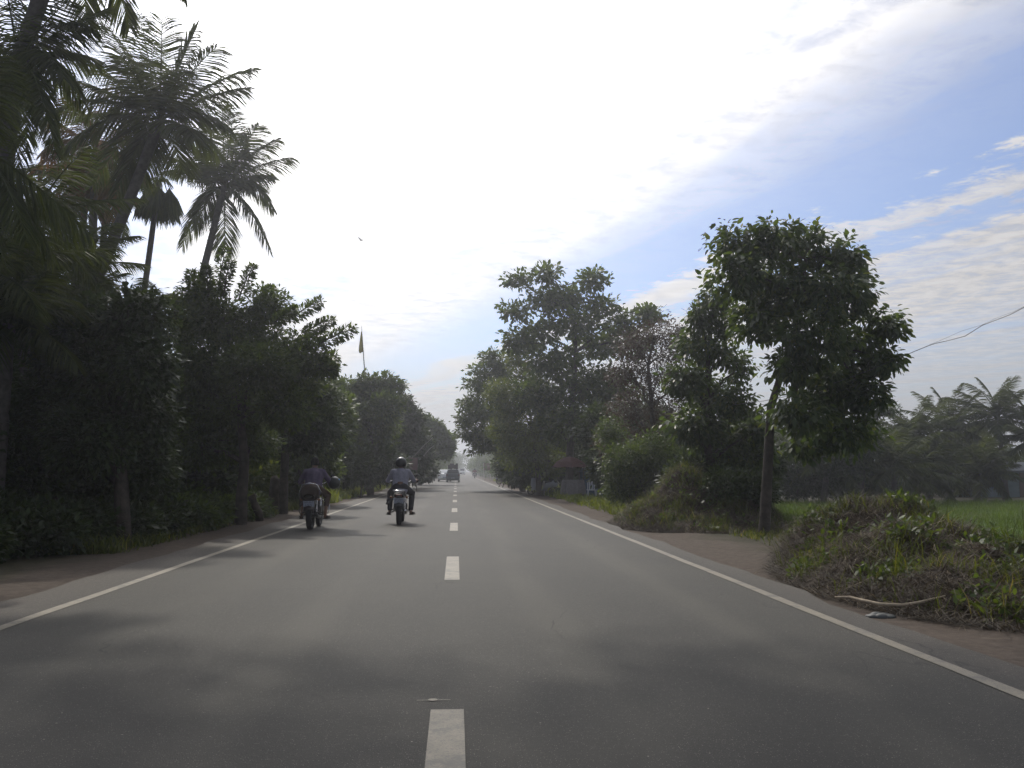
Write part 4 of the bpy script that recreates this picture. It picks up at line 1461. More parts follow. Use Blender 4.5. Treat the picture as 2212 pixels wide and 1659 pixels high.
def motorcycle(loc, label, paint_m, rz=0.0, hump=False, crash=True, group=None):
    t = thing('motorcycle', loc, label, 'motorcycle', group, rz)
    wheel(t, (0, 0, .31), .31, .115)
    wheel(t, (0, 1.30, .31), .31, .095)
    fr = MB()
    for s in (-1, 1):
        fr.tube([(s * .05, 0, .31), (s * .09, .18, .33), (s * .10, .50, .36)], .022, 6)
        fr.tube([(s * .10, -.08, .70), (s * .10, .25, .66), (s * .06, .85, .80), (s * .02, 1.02, .92)], .018, 6)
        fr.tube([(s * .10, .20, .66), (s * .09, .50, .36), (s * .07, .85, .30), (s * .03, 1.0, .80)], .018, 6)
    fr.build('frame', STEEL, t, True)
    eng = MB()
    eng.box((0, .62, .42), (.24, .34, .24))
    eng.tube([(0, .66, .50), (0, .74, .74)], [.10, .085], 10)
    for k in range(5):
        eng.lathe([(.001, 0), (.118, 0), (.118, .012), (.001, .012)], (0, .69 + k * .012, .54 + k * .035), 'Z', 14)
    eng.lathe([(.001, -.17), (.085, -.16), (.095, -.12), (.095, .12), (.085, .16), (.001, .17)], (0, .60, .42), 'X', 16)
    eng.build('engine', STEEL, t, False, .008)
    for s in (-1, 1):
        sh_ = MB()
        sh_.tube([(s * .115, .02, .34), (s * .115, .10, .66)], .022, 8)
        for k in range(9):
            q = k / 8
            sh_.torus((s * .115, .03 + .06 * q, .40 + .22 * q), .030, .007, 'Z', 10, 5)
        sh_.build('shock_absorber', CHROME, t, True)
        ind = MB()
        ind.tube([(s * .06, -.14, .66), (s * .16, -.14, .66)], .008, 6)
        ind.ball((s * .19, -.15, .66), (.035, .028, .028), 10, 8)
        ind.build('indicator', AMBER, t, True)
        MB().tube([(s * .08, .50, .31), (s * .26, .50, .30)], .014, 6).build('footpeg', RUBBER, t, True)
        MB().tube([(s * .10, .18, .36), (s * .22, .20, .36)], .012, 6).build('footpeg', RUBBER, t, True)
    ft = MB()
    for s in (-1, 1):
        ft.tube([(s * .085, 1.30, .31), (s * .085, 1.10, .92)], [.022, .026], 8)
    ft.box((0, 1.07, .93), (.23, .06, .03))
    ft.build('front_fork', CHROME, t, True)
    fd = MB()
    for a0 in (None,):
        pts = []
        for k in range(11):
            a = R(20 + 95 * k / 10)
            pts.append((0, -math.cos(a) * .36 + 0.0, .31 + math.sin(a) * .36))
        n0 = len(pts)
        vs = []
        for (x, y, z) in pts:
            for xx, dz_ in ((-.12, -.09), (-.10, -.01), (0, .014), (.10, -.01), (.12, -.09)):
                vs.append((xx, y, z + dz_))
        fs = [(i * 5 + j, i * 5 + j + 1, (i + 1) * 5 + j + 1, (i + 1) * 5 + j) for i in range(n0 - 1) for j in range(4)]
        fd.add(vs, fs)
    r_f = fd.build('rear_fender', paint_m, t, True)
    so = r_f.modifiers.new('s', 'SOLIDIFY')
    so.thickness = .006
    fd = MB()
    vs = []
    for k in range(9):
        a = R(25 + 110 * k / 8)
        for xx, dr in ((-.065, -.03), (-.04, 0), (0, .01), (.04, 0), (.065, -.03)):
            vs.append((xx, 1.30 - math.cos(a) * (.345 + dr), .31 + math.sin(a) * (.345 + dr)))
    fd.add(vs, [(i * 5 + j, i * 5 + j + 1, (i + 1) * 5 + j + 1, (i + 1) * 5 + j) for i in range(8) for j in range(4)])
    r_f = fd.build('front_fender', paint_m, t, True)
    so = r_f.modifiers.new('s', 'SOLIDIFY')
    so.thickness = .005
    st = MB()
    prof = [(-.20, .74, .10), (-.10, .775, .125), (.12, .79, .135), (.28, .765, .13), (.40, .745, .12), (.55, .755, .09), (.66, .79, .07)]
    vs = []
    for y, z, hw in prof:
        for x, dz_ in ((-hw, -.085), (-hw * 1.02, -.03), (-hw * .75, .0), (0, .012), (hw * .75, .0), (hw * 1.02, -.03), (hw, -.085)):
            vs.append((x, y, z + dz_))
    m = 7
    fs = [(i * m + j, i * m + (j + 1) % m, (i + 1) * m + (j + 1) % m, (i + 1) * m + j) for i in range(len(prof) - 1) for j in range(m)]
    fs += [tuple(range(m)), tuple((len(prof) - 1) * m + k for k in range(m - 1, -1, -1))]
    st.add(vs, fs)
    st.build('seat', BLACKV, t, True)
    tk = MB()
    vs = []
    prof = [(.62, .80, .08, .06), (.72, .86, .13, .10), (.88, .90, .15, .12), (1.0, .88, .12, .09), (1.06, .84, .06, .04)]
    for y, z, hw, hh_ in prof:
        for k in range(12):
            a = 2 * math.pi * k / 12
            vs.append((hw * math.cos(a), y, z + hh_ * math.sin(a)))
    fs = [(i * 12 + j, i * 12 + (j + 1) % 12, (i + 1) * 12 + (j + 1) % 12, (i + 1) * 12 + j) for i in range(4) for j in range(12)]
    fs += [tuple(range(12)), tuple(48 + k for k in range(11, -1, -1))]
    tk.add(vs, fs)
    tk.build('fuel_tank', paint_m, t, True)
    gr = MB()
    gr.tube([(-.13, .10, .72), (-.14, -.12, .79), (-.11, -.235, .82), (.11, -.235, .82), (.14, -.12, .79), (.13, .10, .72)], .011, 6)
    gr.tube([(-.10, -.245, .785), (.10, -.245, .785)], .009, 6)
    gr.build('grab_rail', CHROME, t, True)
    tl = MB()
    tl.box((0, -.235, .70), (.15, .06, .065))
    tl.build('tail_light', REDLENS, t, False, .012)
    pb = MB()
    pb.box((0, -.285, .575), (.235, .012, .125))
    pl = pb.build('number_plate', PLATE, t)
    ch = MB()
    for row, cnt in ((.03, 6), (-.028, 5)):
        for k in range(cnt):
            x = (k - (cnt - 1) / 2) * .031
            ch.box((x, -.2925, .575 + row), (.007, .004, .036))
            ch.box((x + .008, -.2925, .575 + row + .014 * (1 if k % 2 else -1)), (.011, .004, .008))
    ch.build('plate_lettering', INK, pl)
    pr = MB()
    pr.box((0, -.262, .63), (.10, .02, .14))
    pr.build('plate_bracket', STEEL, t)
    hb = MB()
    hb.tube([(-.40, .94, 1.02), (-.24, 1.0, 1.04), (-.10, 1.06, .98), (.10, 1.06, .98), (.24, 1.0, 1.04), (.40, .94, 1.02)], .012, 8)
    hb.build('handlebar', CHROME, t, True)
    for s in (-1, 1):
        g_ = MB()
        g_.tube([(s * .30, .975, 1.03), (s * .41, .935, 1.02)], .019, 8)
        g_.build('grip', RUBBER, t, True)
        mr = MB()
        mr.tube([(s * .25, 1.0, 1.05), (s * .32, 1.03, 1.14)], .006, 6)
        mr.ball((s * .34, 1.03, 1.17), (.052, .016, .036), 14, 8)
        mr.build('mirror', BLACKP, t, True)
    hl = MB()
    hl.lathe([(.001, -.08), (.07, -.06), (.085, 0), (.085, .05), (.001, .06)], (0, 1.16, .93), 'Y', 18)
    hl.build('headlight', CHROME, t, True)
    ex = MB()
    ex.tube([(.07, .80, .50), (.11, .86, .34), (.13, .60, .25), (.15, .20, .27), (.155, -.10, .31), (.155, -.32, .35)], [.02, .02, .022, .036, .042, .034], 10)
    ex.build('exhaust', CHROME if not hump else STEEL, t, True)
    cg = MB()
    cg.box((-.075, .30, .36), (.03, .55, .09))
    cg.build('chain_guard', STEEL, t, False, .01)
    if crash:
        lg = MB()
        for s in (-1, 1):
            lg.tube([(s * .06, .86, .30), (s * .27, .86, .33), (s * .30, .88, .48), (s * .18, .93, .60), (s * .04, .98, .64)], .011, 6)
        lg.build('leg_guard', CHROME, t, True)
        sg = MB()
        sg.tube([(-.12, .20, .66), (-.22, .10, .58), (-.24, -.05, .40), (-.20, .10, .28), (-.10, .30, .32)], .009, 6)
        sg.build('saree_guard', STEEL, t, True)
    if hump:
        hp = MB()
        vs = []
        prof = [(-.30, .76, .12, .06), (-.27, .82, .19, .15), (-.16, .86, .205, .17), (-.04, .85, .19, .15), (0, .80, .14, .08)]
        for y, z, hw, hh_ in prof:
            for k in range(16):
                a = 2 * math.pi * k / 16
                vs.append((hw * math.copysign(abs(math.cos(a)) ** .7, math.cos(a)), y, z - .04 + hh_ * math.copysign(abs(math.sin(a)) ** .8, math.sin(a))))
        fs = [(i * 16 + j, i * 16 + (j + 1) % 16, (i + 1) * 16 + (j + 1) % 16, (i + 1) * 16 + j) for i in range(4) for j in range(16)]
        fs += [tuple(range(16)), tuple(64 + k for k in range(15, -1, -1))]
        hp.add(vs, fs)
        hp.build('pillion_backrest', pmat('brown vinyl', (0.030, 0.019, 0.014), .75, 0, .2, .2, 20), t, True)
        ar = MB()
        ar.tube([(-.21, -.17, .60), (-.225, -.17, .80), (-.16, -.18, .99), (0, -.18, 1.02), (.16, -.18, .99), (.24, -.12, .82), (.28, -.05, .68)], .010, 6)
        ar.build('backrest_rail', CHROME, t, True)
        leg_ = MB()
        for y in (.02, .16):
            leg_.tube([(.20, y, .68), (.215, y, .52), (.19, y, .33)], .010, 6)
        leg_.build('side_guard', CHROME, t, True)
    return t


def rider(loc, label, shirt, pants, voxel=0.009, helmet=True, rz=0.0, flare=False, elbow_out=0.0, bare_calf=False, sleeve=.9, name='person'):
    t = thing(name, loc, label, 'person', rz=rz)
    caps, balls = [], []
    sho = 1.27
    J = {}
    for s in (-1, 1):
        hip = (s * .095, .36, .87)
        knee = (s * .27, .74, .74)
        ank = (s * .255, .46, .33)
        shd = (s * .185, .455, sho)
        elb = (s * (.315 + elbow_out), .60, 1.02)
        wr = (s * .36, .875, 1.045)
        J[s] = (hip, knee, ank, shd, elb, wr)
        caps += [(hip, knee, .085, .058), (knee, ank, .056, .036), (shd, elb, .052, .040), (elb, wr, .040, .026),
                 ((s * .06, .47, sho + .02), shd, .06, .055)]
        # hand closed on the grip
        caps += [(wr, (s * .36, .935, 1.06), .028, .034), ((s * .325, .935, 1.06), (s * .395, .925, 1.055), .024, .022)]
        for k, ln in enumerate((.9, 1.0, .95, .78)):
            x = s * (.325 + .023 * k)
            y0 = .955 - .006 * k
            caps += [((x, y0, 1.068), (x, y0 + .030 * ln, 1.050), .0105, .0100), ((x, y0 + .030 * ln, 1.050), (x, y0 + .018, 1.012), .0098, .009),
                     ((x, y0 + .018, 1.012), (x, y0 - .006, 1.000), .0088, .008)]
        caps += [((s * .318, .925, 1.05), (s * .298, .955, 1.022), .013, .011), ((s * .298, .955, 1.022), (s * .312, .970, 1.000), .011, .009)]
        # bare heel and foot
        caps += [(ank, (s * .262, .435, .275), .036, .036), ((s * .262, .435, .268), (s * .315, .640, .262), .036, .026)]
    caps += [((0, .36, .90), (0, .40, 1.05), .135, .125), ((0, .40, 1.05), (0, .45, 1.20), .135, .15), ((-.09, .455, 1.20), (.09, .455, 1.20), .115, .115),
             ((0, .475, 1.28), (0, .50, 1.40), .058, .052)]
    hc = Vector((0, .53, 1.465))
    balls += [(hc, (.080, .098, .114)), (hc + Vector((0, .045, -.065)), (.052, .055, .05)), (hc + Vector((0, .100, -.012)), (.012, .018, .022)),
              (hc + Vector((0, .088, -.055)), (.026, .012, .010))]
    for s in (-1, 1):
        balls += [(hc + Vector((s * .076, -.005, -.015)), (.010, .020, .030)), (hc + Vector((s * .028, .080, .028)), (.022, .014, .008))]
    fused('body', caps, SKIN, t, voxel, 3, balls)
    for s in (-1, 1):
        ey = MB()
        ey.ball(hc + Vector((s * .030, .082, .008)), (.012, .010, .008), 10, 8)
        ey.build('eye', pmat('eye white', (.6, .58, .55), .3), t, True)
    # shirt
    sc = []
    for s in (-1, 1):
        hip, knee, ank, shd, elb, wr = (Vector(q) for q in J[s])
        e2 = shd.lerp(elb, sleeve)
        sc += [(shd, e2, .066, .060), (Vector((s * .05, .465, sho + .01)), shd, .068, .066), ((s * .07, .36, .86), (s * .08, .40, 1.05), .115, .118),
               ((s * .08, .40, 1.05), (s * .09, .45, 1.19), .118, .122)]
        if sleeve >= 1:
            sc += [(elb, elb.lerp(wr, .8), .056, .042)]
    sc += [((0, .37, .86), (0, .44, 1.2), .135, .15), ((-.06, .33, .83), (.06, .33, .83), .125, .125)]
    fused('shirt', sc, shirt, t, voxel * 1.3, 2)
    cl = MB()
    cl.torus((0, .487, 1.345), .062, .012, 'Z', 18, 6, 1.4)
    cl.build('collar', shirt, t, True)
    pc = []
    for s in (-1, 1):
        hip, knee, ank, shd, elb, wr = (Vector(q) for q in J[s])
        pc += [(hip, knee, .112, .080), (knee, knee.lerp(ank, .55 if bare_calf else .93), .080, .062)]
        if flare and s < 0:
            pc += [(knee.lerp(ank, .1), knee.lerp(ank, .45) + Vector((-.03, -.10, 0)), .08, .055), (knee.lerp(ank, .45) + Vector((-.02, -.08, 0)), knee.lerp(ank, .62) + Vector((-.085, -.12, -.01)), .05, .018)]
    pc += [((-.07, .33, .88), (.07, .33, .88), .125, .125)]
    fused('trousers', pc, pants, t, voxel * 1.3, 2)
    for s in (-1, 1):
        sh_ = MB()
        sh_.tube([(s * .262, .415, .262), (s * .285, .53, .256), (s * .315, .650, .250)], [.044, .046, .036], 12, flat=.75)
        sh_.box((s * .288, .535, .222), (.085, .29, .018), Matrix.Rotation(-s * .24, 3, 'Z'))
        sh_.build('sandal', pmat('dark leather', (.03, .02, .016), .6), t, True)
    if helmet:
        hm = MB()
        vs, fs = [], []
        n_, m_ = 28, 18
        for i in range(m_ + 1):
            th = R(128) * i / m_
            for k in range(n_):
                a = 2 * math.pi * k / n_
                rr = math.sin(th)
                front = max(0, math.sin(a))
                zz = math.cos(th) * .142
                if th > R(72):
                    zz += front * (th - R(72)) * .13
                vs.append((hc.x + .126 * rr * math.cos(a), hc.y - .004 + .148 * rr * math.sin(a) * (1.0 if a > math.pi else .93), hc.z + .012 + zz))
        for i in range(m_):
            for k in range(n_):
                k2 = (k + 1) % n_
                fs.append((i * n_ + k, i * n_ + k2, (i + 1) * n_ + k2, (i + 1) * n_ + k))
        hm.add(vs, fs)
        o = hm.build('helmet', BLACKP, t, True)
        so = o.modifiers.new('s', 'SOLIDIFY')
        so.thickness = .012
        vz = MB()
        vs, fs = [], []
        for i in range(5):
            z = hc.z + .045 - .10 * i / 4
            for k in range(11):
                a = R(25 + 130 * k / 10)
                vs.append((hc.x + .13 * math.cos(a), hc.y + .143 * math.sin(a) * (1.0 - .02 * i), z))
        fs = [(i * 11 + k, i * 11 + k + 1, (i + 1) * 11 + k + 1, (i + 1) * 11 + k) for i in range(4) for k in range(10)]
        vz.add(vs, fs)
        vz.build('visor', GLASS_D, o, True)
    else:
        hr = MB()
        vs, fs = [], []
        n_, m_ = 26, 14
        g = np.random.default_rng(11)
        for i in range(m_ + 1):
            th = R(118) * i / m_
            for k in range(n_):
                a = 2 * math.pi * k / n_
                front = max(0, math.sin(a))
                th2 = th * (1 - .42 * front)
                rr = math.sin(th2)
                b_ = 1 + g.uniform(-.015, .02)
                vs.append((hc.x + .094 * b_ * rr * math.cos(a), hc.y - .008 + .114 * b_ * rr * math.sin(a), hc.z + .008 + .128 * b_ * math.cos(th2)))
        for i in range(m_):
            for k in range(n_):
                k2 = (k + 1) % n_
                fs.append((i * n_ + k, i * n_ + k2, (i + 1) * n_ + k2, (i + 1) * n_ + k))
        hr.add(vs, fs)
        hr.build('hair', HAIR, t, True)
    return t


def cloth(name, c):
    return pmat(name, c, .85, 0, .2, .18, 14, .3, 60)


p2 = at(862, 1131, 1.3 * 2000 / 115)
p2[2] = 0
motorcycle(p2, 'black motorcycle ridden by the helmeted person near the centre dashes', BLACKP)
rider(p2, 'person in a glossy black helmet and grey-blue shirt riding near the centre dashes', cloth('slate shirt', (.26, .26, .31)), cloth('charcoal trousers', (.035, .033, .036)),
      flare=True, elbow_out=.02)
p1 = at(670, 1141, 1.3 * 2000 / 125)
p1[2] = 0
motorcycle(p1, 'dark motorcycle with a high brown pillion backrest riding on the left edge line', pmat('maroon black paint', (.02, .012, .012), .3), hump=True)
rider(p1, 'bareheaded person in a dull purple shirt riding at the left edge line', cloth('purple shirt', (.10, .08, .125)), cloth('brown trousers', (.07, .045, .035)),
      helmet=False, bare_calf=True, elbow_out=.03)
# helmet hung on the bareheaded rider's right arm
hh = thing('helmet', p1 + np.array([.415, .66, 1.02]), 'dark helmet with a small blue patch hanging on the bareheaded rider\'s right forearm', 'helmet')
hm = MB()
vs, fs = [], []
for i in range(15):
    th = R(130) * i / 14
    for k in range(24):
        a = 2 * math.pi * k / 24
        vs.append((.132 * math.sin(th) * math.cos(a), .140 * math.sin(th) * math.sin(a), .135 * math.cos(th)))
fs = [(i * 24 + k, i * 24 + (k + 1) % 24, (i + 1) * 24 + (k + 1) % 24, (i + 1) * 24 + k) for i in range(14) for k in range(24)]
rotm = Matrix.Rotation(R(155), 3, 'Y') @ Matrix.Rotation(R(20), 3, 'X')
hm.add([rotm @ Vector(v) for v in vs], fs)
o = hm.build('shell', pmat('dark helmet', (.02, .022, .02), .35), hh, True)
so = o.modifiers.new('s', 'SOLIDIFY')
so.thickness = .014
pt = MB()
pt.box((.118, -.035, .072), (.035, .045, .032), Matrix.Rotation(R(40), 3, 'Y'))
pt.build('blue_patch', pmat('blue patch', (.10, .30, .55), .4), hh, False, .006)
vsr = MB()
vsr.tube([(-.05, -.10, .09), (.0, -.125, .06), (.05, -.12, .05), (.09, -.10, .04)], .007, 6)
vsr.build('visor_edge', CHROME, hh, True)


def car(loc, label, stations, body_m, wheels, rwin, mirrors=True, group=None, name='car', rz=0.0, rackload=False, wr=.27):
    t = thing(name, loc, label, 'car' if name != 'minibus' else 'minibus', group, rz)
    mb = MB()
    vs = []
    for y, zb, wb, zs, ws, zt, wt in stations:
        vs += [(-wb, y, zb), (-ws, y, (zb + zs) / 2), (-ws, y, zs), (-wt, y, zt - .03), (-wt * .88, y, zt), (wt * .88, y, zt), (wt, y, zt - .03), (ws, y, zs), (ws, y, (zb + zs) / 2), (wb, y, zb)]
    m = 10
    ns = len(stations)
    fs = [(i * m + j, (i + 1) * m + j, (i + 1) * m + (j + 1) % m, i * m + (j + 1) % m) for i in range(ns - 1) for j in range(m)]
    fs += [tuple(range(m)), tuple((ns - 1) * m + k for k in range(m - 1, -1, -1))]
    mb.add(vs, fs)
    mb.build('body', body_m, t, False, .03)
    (y0, z0, w0), (y1, z1, w1) = rwin
    q = MB()
    nrm = Vector((0, -(z1 - z0), (y1 - y0))).normalized() * .012
    if nrm.y > 0:
        nrm = -nrm
    c4 = [Vector((-w0, y0, z0)), Vector((w0, y0, z0)), Vector((w1, y1, z1)), Vector((-w1, y1, z1))]
    q.add([v + nrm for v in c4] + [v - nrm for v in c4], [(0, 1, 2, 3), (4, 7, 6, 5), (0, 4, 5, 1), (1, 5, 6, 2), (2, 6, 7, 3), (3, 7, 4, 0)])
    q.build('rear_window', GLASS_D, t)
    # side glass and windscreen between the roof stations
    ra = [s_ for s_ in stations if s_[5] > s_[3] + .3]
    a, b_ = ra[0], ra[-1]
    for s in (-1, 1):
        sg = MB()
        ya, yb = a[0] + .12, b_[0] - .08
        for yy0, yy1 in ((ya, (ya + yb) / 2 - .04), ((ya + yb) / 2 + .04, yb)):
            zt_, zl = a[5] - .10, a[3] + .04
            wl, wt_ = a[4] * .985 + .012, a[6] + .03
            sg.add([(s * wl, yy0, zl), (s * wl, yy1, zl), (s * wt_, yy1, zt_), (s * wt_, yy0, zt_)], [(0, 1, 2, 3)])
        sg.build('side_window', GLASS_D, t)
    ws = MB()
    nx_ = stations[stations.index(b_) + 1]
    dyy, dzz = nx_[0] - b_[0], nx_[5] - b_[5]
    nn = Vector((0, -dzz, dyy)).normalized() * .015
    A = Vector((0, b_[0] + dyy * .12, b_[5] + dzz * .12)) + nn
    B = Vector((0, b_[0] + dyy * .88, b_[5] + dzz * .88)) + nn
    ws.add([(-b_[6] * .85, A.y, A.z), (b_[6] * .85, A.y, A.z), (nx_[6] * .9, B.y, B.z), (-nx_[6] * .9, B.y, B.z)], [(0, 1, 2, 3)])
    ws.build('windscreen', GLASS_D, t)
    for y in wheels:
        for s in (-1, 1):
            wheel(t, (s * (stations[1][2] - .05), y, wr), wr, .17, 8, rimmat=CHROME)
    zl = stations[0][3]
    for s in (-1, 1):
        tl = MB()
        tl.box((s * (stations[0][4] - .05), .02, zl - .08), (.13, .08, .22))
        tl.build('tail_light', REDLENS, t, False, .01)
        if mirrors:
            mr = MB()
            mr.ball((s * (b_[4] + .12), b_[0] + .25, b_[3] + .06), (.10, .05, .065), 10, 8)
            mr.tube([(s * (b_[4] - .04), b_[0] + .25, b_[3] + .03), (s * (b_[4] + .08), b_[0] + .25, b_[3] + .05)], .02, 6)
            mr.build('mirror', BLACKP, t, True)
    bp = MB()
    bp.box((0, -.02, stations[0][1] + .10), (stations[0][4] * 1.96, .14, .17))
    bp.build('bumper', body_m, t, False, .03)
    np_ = MB()
    np_.box((0, -.10, stations[0][1] + .13), (.42, .015, .11))
    np_.build('number_plate', PLATE, t)
    return t


YV = 101.0
vx = (978.5 - 985) / 2000 * YV
hatch = [(0.00, .34, .64, .86, .69, .90, .66), (0.05, .24, .70, .90, .74, .96, .68), (0.30, .20, .72, .92, .755, 1.40, .56), (2.15, .20, .72, .92, .755, 1.42, .58), (2.85, .20, .72, .92, .74, .98, .66),
         (3.40, .22, .70, .72, .70, .80, .62), (3.55, .32, .62, .60, .62, .64, .56)]
car((vx, YV, 0), 'small dark grey hatchback straddling the centre dashes with a bundle on its roof', hatch, pmat('dark grey car paint', (.085, .10, .115), .3, .3), (.62, 2.85),
    ((.05, .985, .60), (.27, 1.345, .50)))
ld = MB()
for q in range(5):
    ld.box((vx + (-.42 + .21 * q), YV + .9 + .05 * (q % 2), 1.42 + .26 + .05 * ((q * 7) % 3)), (.24, 1.1, .46 + .10 * ((q * 5) % 3)))
tag(ld.build('roof_bundle', pmat('dark tarpaulin', (.04, .032, .03), .8, 0, .2, .3, 5), None, False, .06), 'dark wrapped bundle tied on the roof of the grey hatchback', 'luggage')
YW = 108.0
sedan = [(0.00, .36, .66, .78, .72, .84, .68), (0.06, .26, .74, .84, .78, .90, .70), (0.35, .20, .76, .90, .80, .94, .70), (0.85, .20, .77, .92, .80, 1.36, .58), (2.30, .20, .77, .92, .80, 1.38, .60),
         (3.05, .20, .77, .92, .79, .97, .70), (3.80, .22, .75, .74, .75, .82, .66), (3.98, .34, .66, .60, .66, .64, .58)]
car(((960.5 - 985) / 2000 * YW, YW, 0), 'white car driving on the left lane beside the grey hatchback', sedan, pmat('white car paint', (.74, .75, .74), .3), (.75, 3.15), ((.40, .955, .64), (.82, 1.31, .53)))
YM = 265.0
mini = [(0.0, .34, .74, 1.0, .78, 1.85, .68), (0.1, .25, .78, 1.0, .82, 1.92, .70), (3.2, .25, .78, 1.0, .82, 1.92, .70), (3.75, .28, .76, 1.0, .80, 1.08, .70), (4.0, .36, .70, .80, .70, .86, .62)]
car((.30 + float(bend(YM)) + .5, YM + 4, 0), 'small white minibus coming far off behind the grey hatchback', mini, pmat('white car paint', (.62, .63, .62), .3), (.8, 3.2),
    ((-.01, 1.1, .62), (.0, 1.75, .58)), name='minibus', rz=math.pi, wr=.3)

# far oncoming rider, parked motorcycle
YR = 152.0
pr_ = (3.05, YR + 1.3, 0)
motorcycle(pr_, 'maroon motorcycle coming the other way along the right edge line', pmat('maroon paint', (.12, .02, .02), .3), rz=math.pi, crash=False)
rider(pr_, 'far person in a maroon shirt riding toward the camera along the right edge line', cloth('maroon shirt', (.16, .05, .06)), cloth('dark trousers', (.05, .04, .05)), voxel=.018, rz=math.pi, sleeve=1.0)
motorcycle((4.05, 87.5, -.03), 'dark motorcycle parked on the right dirt shoulder beside the pink pennant', BLACKP, rz=R(-62), crash=True)
# pennant on white poles
pn = thing('pennant_stand', (4.35, 88.4, -.03), 'pink and white pennant on leaning white poles above the parked motorcycle', 'pennant')
q = MB()
q.tube([(0, 0, 0), (-.02, 0, 2.0)], .02, 6)
q.tube([(.02, 0, .95), (.38, .05, 1.50)], .018, 6)
q.tube([(-.1, 0, .80), (.1, 0, 1.30)], .016, 6)
q.build('pole', pmat('white pole', (.55, .55, .56), .5), pn, True)
q = MB()
q.add([(0, 0, 1.95), (.16, .03, 1.78), (.42, .02, 1.45), (.2, -.02, 1.28), (.0, 0, 1.15), (0, .012, 1.95), (.16, .042, 1.78), (.42, .032, 1.45), (.2, -.008, 1.28), (0, .012, 1.15)],
      [(0, 1, 4), (1, 2, 3), (1, 3, 4), (5, 9, 6), (6, 8, 7), (6, 9, 8), (0, 5, 6, 1), (1, 6, 7, 2), (2, 7, 8, 3), (3, 8, 9, 4), (4, 9, 5, 0)])
q.build('cloth', cloth('pink cloth', (.38, .17, .18)), pn)

# red board on a white post
bx = (1052.5 - 985) / 2000 * 130
bd = thing('signboard', (bx, 130, -.05), 'dull red square board on a white-edged post at the right verge', 'sign')
q = MB()
q.box((0, 0, 1.85), (.95, .05, 1.0))
q.build('board', pmat('dull red board', (.11, .035, .035), .7, 0, .3, .3, 3), bd, False, .01)
q = MB()
q.box((-.50, .02, 1.1), (.07, .07, 2.5))
q.box((.40, .02, .7), (.06, .06, 1.4))
q.build('post', pmat('white post', (.48, .46, .44), .6), bd)

# stall with umbrella, table cloth, tarpaulin shelter, chair
YS = 45.0


def gp(px, py, Y=YS):
    a_ = at(px, py, Y)
    return a_


u0 = at(1231, 1016, YS)
um = thing('umbrella', (u0[0], YS, float(gz(u0[0], YS))), 'large faded red umbrella opened over the roadside table', 'umbrella')
q = MB()
nseg = 8
vs = [(0, 0, 2.02)]
for ring, (rr, zz) in enumerate(((.35, 1.94), (.66, 1.76), (.88, 1.48))):
    for k in range(nseg * 2):
        a = math.pi * k / nseg
        r2 = rr * (1.0 if k % 2 == 0 else .94)
        vs.append((r2 * math.cos(a), r2 * math.sin(a), zz + (0.0 if k % 2 == 0 else .02 * ring)))
m = nseg * 2
fs = [(0, 1 + k, 1 + (k + 1) % m) for k in range(m)]
for i in range(2):
    fs += [(1 + i * m + k, 1 + (i + 1) * m + k, 1 + (i + 1) * m + (k + 1) % m, 1 + i * m + (k + 1) % m) for k in range(m)]
q.add(vs, fs)
o = q.build('canopy', cloth('faded red cloth', (.075, .036, .033)), um)
o.modifiers.new('s', 'SOLIDIFY').thickness = .008
MB().tube([(0, 0, 0), (0, 0, 2.06)], .02, 8).build('pole', STEEL, um, True)
for k in range(8):
    a = 2 * math.pi * k / 8
    MB().tube([(0, 0, 1.96), (.35 * math.cos(a), .35 * math.sin(a), 1.92), (.87 * math.cos(a), .87 * math.sin(a), 1.48)], .007, 5).build('rib', STEEL, um, True)
tb_ = thing('stall_table', (at(1238, 1016, YS - .6)[0], YS - .6, float(gz(5.7, YS))), 'roadside table covered with a grey cloth under the red umbrella', 'table')
q = MB()
q.box((0, 0, .86), (.95, .6, .04))
for sx in (-.42, .42):
    for sy in (-.25, .25):
        q.box((sx, sy, .42), (.05, .05, .84))
q.build('table_frame', pmat('grey wood', (.14, .12, .10), .85, 0, .2, .3, 8), tb_)
q = MB()
vs = []
for i, (zz, ex) in enumerate(((.895, -.03), (.895, 0), (.60, .03), (.22, .06))):
    for k in range(32):
        a = 2 * math.pi * k / 32
        x = max(-.49, min(.49, .75 * math.cos(a)))
        y = max(-.32, min(.32, .5 * math.sin(a)))
        wv = 1 + (.05 * math.sin(k * 2.6) * i)
        vs.append((x * (1 + ex * 2) * wv, y * (1 + ex * 2) * wv, zz + (.03 * math.sin(k * 1.3) if i == 3 else 0)))
fs = [tuple(range(32))] + [(i * 32 + k, (i + 1) * 32 + k, (i + 1) * 32 + (k + 1) % 32, i * 32 + (k + 1) % 32) for i in range(3) for k in range(32)]
q.add(vs, fs)
q.build('cover', cloth('grey cloth', (.19, .18, .18)), tb_)
sl = thing('tarpaulin_shelter', (at(1300, 1016, YS + 1)[0], YS + 1, float(gz(7, YS))), 'low shelter of dark blue tarpaulin with a pale roof edge beside the umbrella', 'shelter')
q = MB()
q.add([(-1.05, -.6, 1.50), (.95, -.6, 1.78), (.95, 1.0, 1.55), (-1.05, 1.0, 1.30), (-1.05, -.6, 1.47), (.95, -.6, 1.75), (.95, 1.0, 1.52), (-1.05, 1.0, 1.27)],
      [(0, 1, 2, 3), (4, 7, 6, 5), (0, 4, 5, 1), (1, 5, 6, 2), (2, 6, 7, 3), (3, 7, 4, 0)])
q.build('roof', pmat('blue tarpaulin', (.035, .075, .13), .5, 0, .4, .25, 3), sl)
q = MB()
q.tube([(-1.07, -.64, 1.505), (.97, -.64, 1.785)], .022, 6)
q.build('roof_pole', pmat('pale bamboo', (.50, .46, .38), .6), sl, True)
q = MB()
vs, fs = [], []
